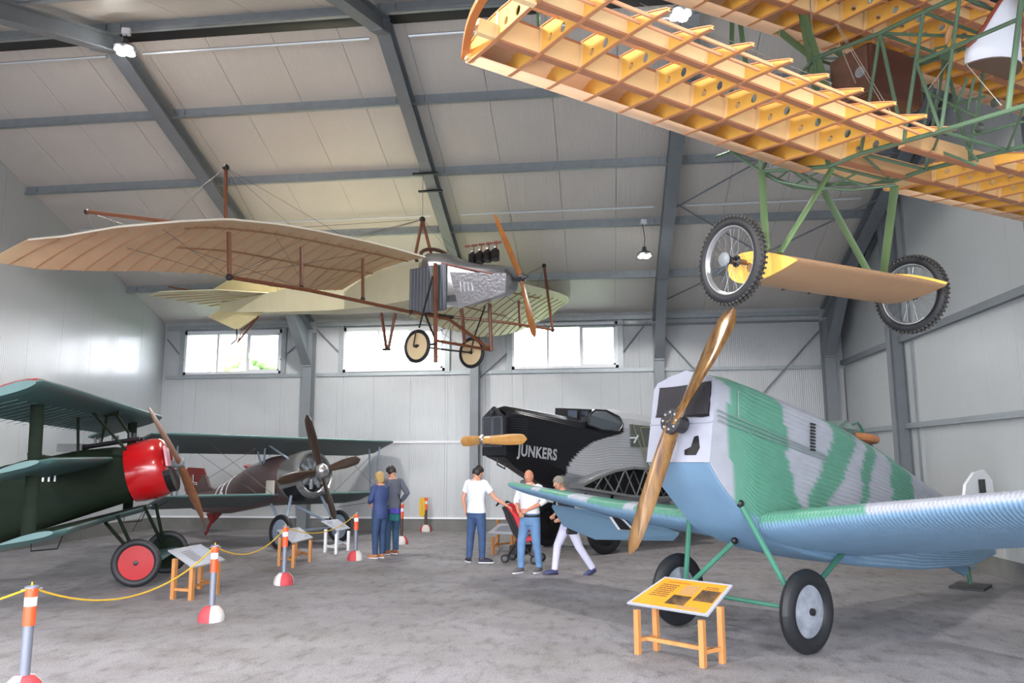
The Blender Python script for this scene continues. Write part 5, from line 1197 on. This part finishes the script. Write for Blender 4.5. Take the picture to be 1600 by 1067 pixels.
def person(label, loc, deg, h, P):
    s = h/1.78; t = root('person', loc, radians(deg), label, 'person'); sk = P.get('skin', M_SKIN); w = P.get('w', 1.)
    g = lambda k, d: V(P.get(k, d))*s
    hipz = .92; lean = V(P.get('lean', (0, 0)))
    aL, aR = g('aL', (0, .10, .075)), g('aR', (0, -.10, .075)); kL, kR = g('kL', (.02, .10, .49)), g('kR', (.02, -.10, .49))
    hL, hR = V((0, .085, hipz))*s, V((0, -.085, hipz))*s
    shx, shy = lean[0], lean[1]
    sL, sR = V((shx, shy+.175*w, 1.45))*s, V((shx, shy-.175*w, 1.45))*s
    eL, eR = g('eL', (shx-.02, .25, 1.16)), g('eR', (shx-.02, -.25, 1.16)); wL, wR = g('wL', (shx+.05, .27, .91)), g('wR', (shx+.05, -.27, .91))
    hc = V((shx+P.get('hx', .03), shy+P.get('hy', 0), 1.64))*s
    R = Matrix.Rotation(radians(P.get('hyaw', 0)), 3, 'Z')@Matrix.Rotation(radians(P.get('hpitch', 10)), 3, 'Y')
    def spine(f, xtra, z0=.86, z1=1.50):
        S_ = []
        for z, a, b in ((.80, .105, .155), (.90, .118, .168), (1.0, .108, .152), (1.10, .100, .142), (1.22, .112, .158), (1.34, .120, .175), (1.43, .105, .172), (1.49, .075, .12), (1.53, .055, .062)):
            if z0-.001 <= z <= z1+.001:
                k = max(0, (z-.9)/.55); S_.append(((shx*k)*s, (shy*k)*s, z*s, (a*P.get('deep', 1)+xtra)*s, (b*w+xtra)*s))
        return S_
    # body
    m = MB(); torso(m, spine(1, 0, .80, 1.53))
    m.tube([V((shx, shy, 1.48))*s, hc+R@V((-.01, 0, -.05))*s], [.056*s, .05*s], 12)
    ell(m, hc, .098*s, .076*s, .115*s, R); ell(m, hc+R@V((.03, 0, -.06))*s, .06*s, .055*s, .058*s, R)
    m.tube([hc+R@V((.09, 0, .015))*s, hc+R@V((.112, 0, -.022))*s], [.008*s, .014*s], 6)
    for y in (-1, 1): ell(m, hc+R@V((-.005, .078*y, -.01))*s, .018*s, .008*s, .032*s, R, 8, 6)
    for sh, e, w_, sd in ((sL, eL, wL, 1), (sR, eR, wR, -1)):
        m.tube([sh-V((0, .03*sd, .0))*s, sh, sh.lerp(e, .5), e, e.lerp(w_, .35), w_], [.058*s, .056*s, .047*s, .040*s, .039*s, .026*s], 12)
        hd = P.get('hdL' if sd > 0 else 'hdR', tuple((w_-e).normalized()+V((.15, 0, -.1)))); hand(m, w_, hd, P.get('hnL' if sd > 0 else 'hnR', (.3, -sd, 0)), s, P.get('curl', .6), sd)
    for hp, k_, a_, fd in ((hL, kL, aL, P.get('fL', (1, .12, 0))), (hR, kR, aR, P.get('fR', (1, -.12, 0)))):
        m.tube([hp+V((0, 0, .03))*s, hp.lerp(k_, .3), k_, k_.lerp(a_, .35), a_], [.085*s, .082*s, .056*s, .054*s, .036*s], 12)
        f_ = V(fd).normalized(); m.tube([a_-f_*.03*s, a_+f_*.06*s-V((0, 0, .02))*s, a_+f_*.15*s-V((0, 0, .045))*s], [.036*s, .036*s, .024*s], 10)
    body = remesh(m.build('body', sk, t), .0075)
    # trousers
    m = MB(); torso(m, [q for q in spine(1, .012, .80, 1.0)]); tl = P.get('flare', .058)
    for hp, k_, a_ in ((hL, kL, aL), (hR, kR, aR)):
        m.tube([hp+V((0, 0, .05))*s, hp.lerp(k_, .35), k_, k_.lerp(a_, .5), a_+V((0, 0, .0))*s+(k_-a_)*.02], [.102*s, .098*s, .074*s, .066*s, tl*s], 14)
    remesh(m.build('trousers', P['legs'], t), .010, 3)
    # top
    m = MB(); hem = P.get('hem', .9); torso(m, spine(1, .022, hem, 1.49)); sl = P.get('sleeve', 1.)
    for sh, e, w_, sd in ((sL, eL, wL, 1), (sR, eR, wR, -1)):
        if sl >= 1: m.tube([sh-V((0, .04*sd, 0))*s, sh, sh.lerp(e, .5), e, e.lerp(w_, .5), e.lerp(w_, .93)], [.072*s, .072*s, .063*s, .056*s, .050*s, .040*s], 12)
        elif sl >= .6: m.tube([sh-V((0, .04*sd, 0))*s, sh, sh.lerp(e, .5), e, e.lerp(w_, .25)], [.072*s, .070*s, .064*s, .060*s, .052*s], 12)
        else: m.tube([sh-V((0, .04*sd, 0))*s, sh, sh.lerp(e, .62)], [.072*s, .070*s, .066*s], 12)
    top = remesh(m.build('top', P['top'], t, label=P.get('toplabel')), .010, 3)
    if P.get('collar'):
        c = V((shx, shy, 1.50))*s; q = [c+V((.062*cos(k*pi/6), .068*sin(k*pi/6), .005+.01*cos(k*pi/6)))*s for k in range(13)]
        MB().tube(q, .014*s, 6).build('collar', P['top'], t, smooth=True)
    if P.get('belt'):
        sc_ = spine(1, .03, 1.0, 1.0)[0]; MB().loft([[(sc_[0]+(sc_[3]+.0)*cos(2*pi*k/24), sc_[1]+sc_[4]*sin(2*pi*k/24), sc_[2]+dz) for k in range(24)] for dz in (-.055*s, -.02*s)], cap=False).build('belt', M_BLACK, t, smooth=True, solid=.006)
    # shoes
    for a_, fd in ((aL, P.get('fL', (1, .12, 0))), (aR, P.get('fR', (1, -.12, 0)))):
        f_ = V(fd).normalized(); m = MB(); zf = a_.z-.075*s
        m.tube([a_-f_*.055*s-V((0, 0, .030))*s, a_+f_*.0-V((0, 0, .022))*s, a_+f_*.09*s-V((0, 0, .034))*s, a_+f_*.175*s-V((0, 0, .048))*s, a_+f_*.205*s-V((0, 0, .052))*s], [.036*s, .046*s, .046*s, .036*s, .018*s], 12)
        sh_ = m.build('shoe', P['shoe'], t, smooth=True)
        fl = f_.copy(); fl.z = 0; sd_ = V((-f_.y, f_.x, 0)).normalized(); pts = []
        for k in range(16):
            u_ = 2*pi*k/16; pts.append(a_+f_*(.075+.145*cos(u_))*s+sd_*(.043+.006*cos(u_))*sin(u_)*s-V((0, 0, .074))*s)
        MB().prism(pts, (0, 0, .018*s)).build('sole', P.get('sole', M_WHITE), sh_.parent).parent = sh_
    # hair, eyes, mouth
    hs = P.get('hair')
    if hs:
        m = MB(); n, k = 28, 18; idx = {}; low_ = P.get('hairlow', -.58); C_ = hc+R@V((-.008, 0, .012))*s
        rr = V((.110, .092, .122))*s*P.get('hairvol', 1.)
        def D(i, j): t1_ = pi*j/k; return V((sin(t1_)*cos(2*pi*i/n), sin(t1_)*sin(2*pi*i/n), cos(t1_)))
        for j in range(k+1):
            for i in range(n): d_ = D(i, j); m.v.append(tuple(C_+R@V((d_.x*rr.x, d_.y*rr.y, d_.z*rr.z*(1 if d_.z > 0 else P.get('hairlen', 1.))))))
        for j in range(k):
            for i in range(n):
                d_ = D(i+.5, j+.5); ok = d_.z > (.42 if d_.x > .45 else (.05 if d_.x > .12 else low_))
                if ok: m.f.append((j*n+i, j*n+(i+1) % n, (j+1)*n+(i+1) % n, (j+1)*n+i))
        m.build('hair', hs, t, smooth=True, solid=.012)
    for y in (-1, 1):
        MB().sphere(hc+R@V((.088, .03*y, .012))*s, .010*s, 8, 6).build('eye', M_WHITE, t, smooth=True)
        MB().sphere(hc+R@V((.096, .03*y, .012))*s, .005*s, 6, 5).build('pupil', M_BLACK, t, smooth=True)
    MB().tube([hc+R@V((.088, -.022, -.062))*s, hc+R@V((.094, 0, -.060))*s, hc+R@V((.088, .022, -.062))*s], .005*s, 5).build('mouth', mat('lips', (160, 84, 80), .5), t, smooth=True)
    return t
M_JEAN = mat('dark_jeans', (48, 72, 108), .8, var=.3, vs=6); M_JEAN2 = mat('light_jeans', (104, 140, 182), .8, var=.25, vs=6)
M_BLOND = mat('blonde_hair', (186, 152, 96), .5, var=.4, vs=30, stretch=(1, 1, .2)); M_DARKH = mat('dark_hair', (38, 30, 28), .5, var=.3, vs=30)
def gp(px, py): p = onZ(px, py); return (p.x, p.y)
w1 = person('blonde woman in a dark blue jacket and jeans, seen from behind', gp(592, 872), 150, 1.62,
    dict(top=mat('navy_jacket', (52, 70, 118), .7, var=.15, vs=8), legs=M_JEAN, shoe=mat('tan_shoe', (176, 122, 88), .6), hair=M_BLOND, hairlow=-.85, hairlen=1.25, hairvol=1.06, w=.95, hpitch=18, deep=1.12, hem=.8,
         aL=(.02, .09, .075), aR=(-.02, -.07, .075), eL=(.04, .23, 1.2), wL=(.2, .12, 1.12), eR=(.06, -.23, 1.2), wR=(.2, -.10, 1.1)))
m1 = person('dark-haired man in a grey sweater and jeans standing beside the blonde woman', gp(612, 866), 140, 1.74,
    dict(top=mat('grey_sweater', (98, 102, 116), .8, var=.1, vs=8), legs=mat('blue_jeans', (50, 80, 112), .8, var=.3, vs=6), shoe=mat('brown_shoe', (150, 92, 66), .6), hair=M_DARKH, hpitch=32, hyaw=12, hx=.06, lean=(.02, 0), hem=.9,
         eR=(-.10, -.29, 1.2), wR=(.08, -.26, 1.03), eL=(.02, .27, 1.18), wL=(.14, .2, 1.0), aL=(.02, .09, .075), aR=(-.02, -.08, .075)))
m2 = person('dark-haired man in a white polo shirt and jeans holding the pushchair', gp(744, 879), 62, 1.74,
    dict(top=mat('white_polo', (222, 226, 240), .7), legs=mat('mid_jeans', (62, 88, 130), .8, var=.35, vs=6), shoe=mat('navy_shoe', (34, 36, 54), .6), hair=M_DARKH, hpitch=28, hyaw=-32, hx=.05, sleeve=.3, hem=.9, collar=1, w=1.08,
         aL=(-.02, .15, .075), aR=(.02, -.12, .075), kL=(0, .13, .49), kR=(.02, -.12, .49), fL=(.6, .8, 0), fR=(.5, -.85, 0), eR=(.10, -.36, 1.17), wR=(.22, -.55, 1.03), hdR=(.5, -.8, -.5), hnR=(0, .2, -1), curl=1.0,
         eL=(-.04, .28, 1.16), wL=(.02, .27, .92)))
m3 = person('bald man in a white shirt and light blue jeans behind the camouflaged wing tip', gp(829, 894), 242, 1.69,
    dict(top=mat('white_shirt', (224, 226, 234), .7), legs=M_JEAN2, shoe=mat('grey_shoe', (96, 92, 96), .7), skin=M_SKIN2, hpitch=14, sleeve=.7, hem=1.0, belt=1, w=1.08, deep=1.1, collar=1,
         aL=(-.10, .12, .075), kL=(-.02, .11, .5), aR=(.12, -.12, .075), kR=(.12, -.11, .5), eL=(0, .29, 1.2), wL=(.17, .06, 1.07), eR=(.0, -.29, 1.2), wR=(.19, -.12, 1.02), hdL=(.4, -.9, -.1), hdR=(.3, .7, -.4), hnL=(-.8, 0, -.2), hnR=(-.8, 0, .2), curl=.9))
w2 = person('grey-haired woman in a dark top and white trousers, striding behind the bald man', gp(890, 898), 196, 1.58,
    dict(top=mat('dark_top', (42, 46, 62), .7, var=.1, vs=8), legs=mat('white_trousers', (206, 204, 226), .7), shoe=mat('blue_pump', (52, 56, 96), .5), hair=mat('grey_hair', (146, 138, 128), .6, var=.3, vs=20), hairlow=-.3, w=.95, hem=.9, hx=.08, lean=(.10, 0), hpitch=22,
         aL=(-.42, .07, .105), kL=(-.16, .09, .50), aR=(.26, -.08, .075), kR=(.20, -.09, .51), fL=(.92, .1, -.35), fR=(1, 0, 0), eL=(.0, .27, 1.2), wL=(.2, .2, 1.03), eR=(.08, -.25, 1.2), wR=(.24, -.14, 1.06), flare=.062, sole=mat('dark_sole', (40, 38, 48), .6)))
# what they carry
def bag(who_loc, deg, off, size, label, cols, tilt=0.):
    t = root('hip_bag', who_loc, radians(deg), label, 'bag', z=off[2]); x, y, z = off; a, b, c = size
    m = MB(); m.box(x-a, x+a, y-b, y+b, z-c, z+c*.1); m.build('bag_body', cols[0], t, bevel=.02)
    MB().box(x-a*.95, x+a*.95, y-b*.95, y+b*1.05, z+c*.1, z+c).build('bag_flap', cols[1], t, bevel=.02)
    MB().tube([(x-a, y, z+c*.8), (x-a*1.6, y*.8, z+c*2.2), (x-a*2, y*.3, z+c*3.4)], .008, 5).build('strap', M_BLACK, t)
    return t
bag(gp(592, 872), 150, (-.16, -.25, .80), (.12, .05, .12), 'violet and green hip bag hanging beside the blonde woman', (mat('green_nylon', (34, 96, 98), .5), mat('violet_nylon', (74, 66, 150), .5)))
bag(gp(890, 898), 196, (.0, .20, .73), (.09, .04, .075), 'small black camera bag hanging at the striding woman', (M_BLACK, mat('black_nylon', (36, 38, 42), .5)))

# ================================================================ PUSHCHAIR
pc_ = onZ(818, 878); pr = root('pushchair', (pc_.x, pc_.y), radians(-14), 'red and black pushchair beside the man in the white polo', 'pushchair')
M_PR = mat('red_nylon', (206, 26, 40), .5); M_PB = mat('black_cloth', (26, 24, 28), .7)
# x forward (to the right), handles at the back
for y in (-.2, .2):
    MB().tube([(-.42, y, 1.02), (-.38, y, 1.06), (-.30, y, 1.02), (-.02, y, .45), (.26, y, .08)], .013, 8).build('frame_tube', M_PB, pr, smooth=True)
    MB().tube([(-.26, y, .08), (-.05, y, .38), (.10, y, .50)], .012, 8).build('frame_tube', M_PB, pr, smooth=True)
    MB().tube([(-.45, y, 1.0), (-.41, y, 1.055), (-.36, y, 1.05)], .019, 8).build('handle', M_BLACK, pr, smooth=True)
    for x in (-.28, .28):
        for dy in (-.025, .025): wheel(pr, (x, y+dy, .075), (0, 1, 0), .075, .03, M_RUB, mat('wheel_grey', (90, 90, 94), .5), .045, hub=False)
MB().prism([(-.36, -.19, .98), (-.22, -.19, 1.0), (.04, -.19, .55), (-.06, -.19, .42), (-.14, -.19, .5)], (0, .38, 0)).build('backrest', M_PB, pr, bevel=.02)
MB().prism([(-.30, -.21, 1.03), (-.22, -.21, 1.03), (.0, -.21, .78), (.08, -.21, .52), (.0, -.21, .56), (-.12, -.21, .82)], (0, .42, 0)).build('hood', M_PR, pr, bevel=.02)
MB().prism([(-.06, -.18, .44), (.26, -.18, .46), (.26, -.18, .40), (-.06, -.18, .34)], (0, .36, 0)).build('seat', M_PR, pr, bevel=.015)
MB().prism([(-.22, -.17, .3), (.12, -.17, .3), (.08, -.17, .14), (-.2, -.17, .14)], (0, .34, 0)).build('basket', M_PB, pr, bevel=.02)
MB().prism([(-.36, -.12, .96), (-.30, -.12, .74), (-.22, -.12, .70), (-.26, -.12, .9)], (0, .2, 0)).build('side_bag', mat('maroon_cloth', (120, 26, 44), .6), pr, bevel=.02)
MB().tube([(.22, -.2, .52), (.26, 0, .54), (.22, .2, .52)], .013, 8).build('bumper_bar', M_PB, pr, smooth=True)

# ================================================================ INFORMATION STANDS
def stand(name, label, legs, board, mt_leg, mt_board, front, lw_=.05, group='information stands'):
    """legs: 4 ground pixels (left-front, right-front, right-back, left-back); board: 4 (pixel) corners with heights"""
    L = [onZ(*p) for p in legs]; c = sum(L, V((0, 0, 0)))/4; t = root('information_stand', (c.x, c.y), 0, label, 'information stand', group)
    L = [p-c for p in L]; Bc = []
    for (px, py, z) in board: Bc.append(onZ(px, py, z)-V((c.x, c.y, 0)))
    n = (Bc[1]-Bc[0]).cross(Bc[3]-Bc[0]).normalized(); n = n if n.z > 0 else -n
    def top(p): return max(Bc[0].z-.004, Bc[0].z-((p.x-Bc[0].x)*n.x+(p.y-Bc[0].y)*n.y)/n.z)
    e = (L[1]-L[0]).normalized(); hs = lw_/2
    for p in L: MB().beam((p.x, p.y, 0), (p.x, p.y, max(.1, top(p)-.004)), lw_, lw_, e).build('leg', mt_leg, t)
    for i, j in ((0, 3), (1, 2)): MB().beam(L[i]+V((0, 0, .13)), L[j]+V((0, 0, .13)), .035, .035, (0, 0, 1)).build('stretcher', mt_leg, t)
    MB().beam((L[0]+L[3])/2+V((0, 0, .13)), (L[1]+L[2])/2+V((0, 0, .13)), .035, .035, (0, 0, 1)).build('stretcher', mt_leg, t)
    b = MB().prism(Bc, n*.018).build('board', mt_board, t)
    e1, e2 = (Bc[1]-Bc[0]), (Bc[3]-Bc[0]); q = lambda u, v: Bc[0]+e1*u+e2*v+(Bc[2]-Bc[1]-e2)*u*v+n*.019
    return t, b, q, n
def sheet(q, n, u0, u1, v0, v1, name, mt, par, off=0., th=.002):
    return MB().prism([q(u0, v0)+n*off, q(u1, v0)+n*off, q(u1, v1)+n*off, q(u0, v1)+n*off], n*th).build(name, mt, par)
M_INK = mat('ink', (60, 56, 50), .6); M_GREYL = mat('print_grey', (120, 122, 130), .6); M_BOARD = mat('board_white', (160, 162, 172), .4); M_SHEET = mat('yellow_sheet', (212, 138, 38), .45)
rt = random.Random(5)
def lines(q, n, u0, u1, v0, v1, rows, mt, par, name='text_lines'):
    m = MB()
    for r in range(rows):
        v = v0+(v1-v0)*(r+.5)/rows; u = u0; dv = (v1-v0)/rows*.22
        while u < u1-.01:
            w_ = rt.uniform(.008, .03); e = min(u+w_, u1); m.prism([q(u, v-dv)+n*.003, q(e, v-dv)+n*.003, q(e, v+dv)+n*.003, q(u, v+dv)+n*.003], n*.0008); u = e+.007
        if rt.random() < .15: continue
    return m.build(name, mt, par, kind='stuff')
# yellow stand in the foreground: board (near-left, near-right, far-right, far-left)
t, b, q, n = stand('yellow', 'wooden stand with a yellow printed board in front of the camouflaged monoplane', [(997, 1022), (1099, 1043), (1129, 1036), (1026, 1016)], [(980, 944, .415), (1106, 964, .415), (1145, 916, .65), (1040, 903, .65)], M_WOOD, M_BOARD, 0, .05)
sh = sheet(q, n, .035, .965, .05, .95, 'yellow_sheet', M_SHEET, b)
lines(q, n, .16, .48, .82, .87, 1, mat('red_print', (176, 60, 30), .6), b, 'heading'); lines(q, n, .12, .36, .34, .78, 7, M_INK, b); lines(q, n, .45, .66, .5, .8, 5, M_GREYL, b); lines(q, n, .72, .9, .74, .84, 2, M_INK, b); lines(q, n, .6, .86, .08, .16, 2, M_GREYL, b)
M_PH = mat('old_photo', (44, 34, 30), .5, var=.9, vs=9, col2=(120, 92, 60))
sheet(q, n, .42, .66, .16, .46, 'printed_photo', M_PH, b, .002); sheet(q, n, .70, .95, .36, .72, 'printed_photo', M_PH, b, .002)
t, b, q, n = stand('s1', 'wooden stand with a white board beside the red wheel of the triplane', [(298, 938), (338, 928), (312, 920), (270, 936)], [(301, 888, .43), (351, 876, .43), (313, 852, .60), (262, 861, .60)], M_WOOD, M_BOARD, 0, .055)
lines(q, n, .2, .5, .2, .8, 7, M_GREYL, b); sheet(q, n, .55, .85, .45, .85, 'printed_photo', mat('pale_photo', (170, 176, 196), .5), b)
t, b, q, n = stand('s2', 'wooden stand with a white board between the second and third barrier posts', [(458, 887), (484, 878), (462, 872), (436, 884)], [(457, 849, .40), (489, 841, .40), (467, 825, .57), (432, 829, .57)], M_WOOD, M_BOARD, 0, .05)
lines(q, n, .15, .85, .15, .85, 7, M_GREYL, b)
t, b, q, n = stand('s3', 'all-white stand with a white board in front of the brown biplane', [(525, 866), (544, 860), (527, 855), (508, 863)], [(527, 830, .40), (547, 826, .40), (527, 812, .57), (501, 815, .57)], M_WHITE, M_BOARD, 0, .05)
lines(q, n, .15, .85, .15, .85, 7, M_GREYL, b); sheet(q, n, .5, .85, .5, .85, 'printed_photo', mat('pale_photo', (170, 176, 196), .5), b, .003)
t, b, q, n = stand('s4', 'wooden stand with a white board behind the pushchair', [(770, 867), (800, 863), (806, 852), (778, 855)], [(762, 834, .35), (808, 836, .35), (824, 820, .5), (780, 819, .5)], M_WOOD, M_BOARD, 0, .05)
lines(q, n, .15, .85, .2, .8, 5, M_GREYL, b)

# ================================================================ BARRIER POSTS AND ROPE
M_OR = mat('orange_reflector', (242, 84, 44), .35); M_PGREY = mat('post_grey', (120, 124, 138), .4, .3); M_PDARK = mat('post_dark', (74, 58, 54), .5)
M_BASEW = mat('base_white', (208, 204, 200), .7, var=.15, vs=14); M_BASER = mat('base_red', (190, 66, 74), .7, var=.15, vs=14)
def post(p, label, r=.042, h=.85, dark=False, rot=0., cap=True):
    t = root('barrier_post', (p.x, p.y), rot, label, 'barrier post', 'barrier posts along the aisle')
    for k in range(8):
        m = MB(); n_ = 3; a0 = 2*pi*k/8; rings = []
        for z, rr in ((0, .145), (.05, .15), (.12, .125), (.17, .075), (.175, .04)): rings.append([(rr*cos(a0+pi/4*j/n_), rr*sin(a0+pi/4*j/n_), z) for j in range(n_+1)]+[(0, 0, z)])
        m.loft(rings).build('base_segment', M_BASER if (k//2) % 2 else M_BASEW, t, autos=30)
    MB().lathe([(.17, r*.86), (.5, r*.86), (h-.3, r*.86)], (0, 0, 0), (0, 0, 1), 16).build('pole', M_PDARK if dark else M_PGREY, t, smooth=True)
    MB().lathe([(h-.30, r), (h-.15, r)], (0, 0, 0), (0, 0, 1), 16).build('orange_band', M_OR, t, smooth=True)
    MB().lathe([(h-.15, r*1.005), (h-.08, r*1.005)], (0, 0, 0), (0, 0, 1), 16).build('white_band', M_WHITE, t, smooth=True)
    MB().lathe([(h-.08, r), (h-.01, r)], (0, 0, 0), (0, 0, 1), 16).build('orange_band', M_OR, t, smooth=True)
    MB().lathe([(h-.012, r*1.15), (h, r*1.15), (h+.01, r*.6)], (0, 0, 0), (0, 0, 1), 16).build('cap', M_PGREY if not dark else M_OR, t, smooth=True)
    for a in (rot+0, rot+pi/2): MB().tube([(-r*1.6*cos(a), -r*1.6*sin(a), h-.02), (r*1.6*cos(a), r*1.6*sin(a), h-.02)], .004, 5).build('rope_hook', M_STEELL, t)
    MB().lathe([(h-.02, .008), (h+.035, .006)], (0, 0, 0), (0, 0, 1), 8).build('pin', M_YROPE, t)
    return t
P1 = onZ(50, 916, .85); P1.z = 0
PP_ = [P1, onZ(330, 970), onZ(443, 913), onZ(555, 875), onZ(627, 850), onZ(671, 828)]
PP_[5].y = min(PP_[5].y, 20.02)
labs = ['orange and white banded barrier post at the lower left corner', 'barrier post in front of the white board beside the triplane', 'barrier post between the two wooden stands near the brown biplane', 'barrier post beside the white stand, in the middle of the aisle', 'dark-poled barrier post to the right of the couple', 'dark-poled barrier post by the back wall with the yellow rope hung on it']
for i, (p, lb) in enumerate(zip(PP_, labs)): post(p, lb, r=.046 if i == 0 else .042, h=.85, dark=i >= 4, rot=[.4, 1.9, 3.2, 2.0, .9, 4.2][i])
def rope(a, b, sag, label, n=18):
    a, b = V(a), V(b); t = MB().tube([a.lerp(b, k/n)-V((0, 0, sag*4*(k/n)*(1-k/n))) for k in range(n+1)], .0085, 6)
    o = t.build('rope', M_YROPE, None, smooth=True); tag(o, label, 'rope', 'yellow barrier ropes'); return o
hz = V((0, 0, .84)); off = V((-5.6, 4.1, .45))
rope(off, PP_[0]+hz, .04, 'yellow rope that runs from the lower left post out of the picture')
rope(PP_[0]+hz, PP_[1]+hz, .30, 'yellow rope sagging between the two nearest barrier posts')
rope(PP_[1]+hz, PP_[2]+hz, .22, 'yellow rope sagging between the second and third barrier posts')
rope(PP_[2]+hz, PP_[3]+hz, .20, 'yellow rope sagging in front of the white stand')
m = MB(); rc = PP_[5]
for k in range(5):
    pts = [V((rc.x-.06-.012*k+.045*cos(2*pi*j/18), rc.y-.06-.006*k, .62+.24*sin(2*pi*j/18))) for j in range(19)]; m.tube(pts, .011, 5)
o = m.build('coiled_rope', M_YROPE, None, smooth=True); tag(o, 'coil of yellow rope hanging on the farthest barrier post', 'rope')
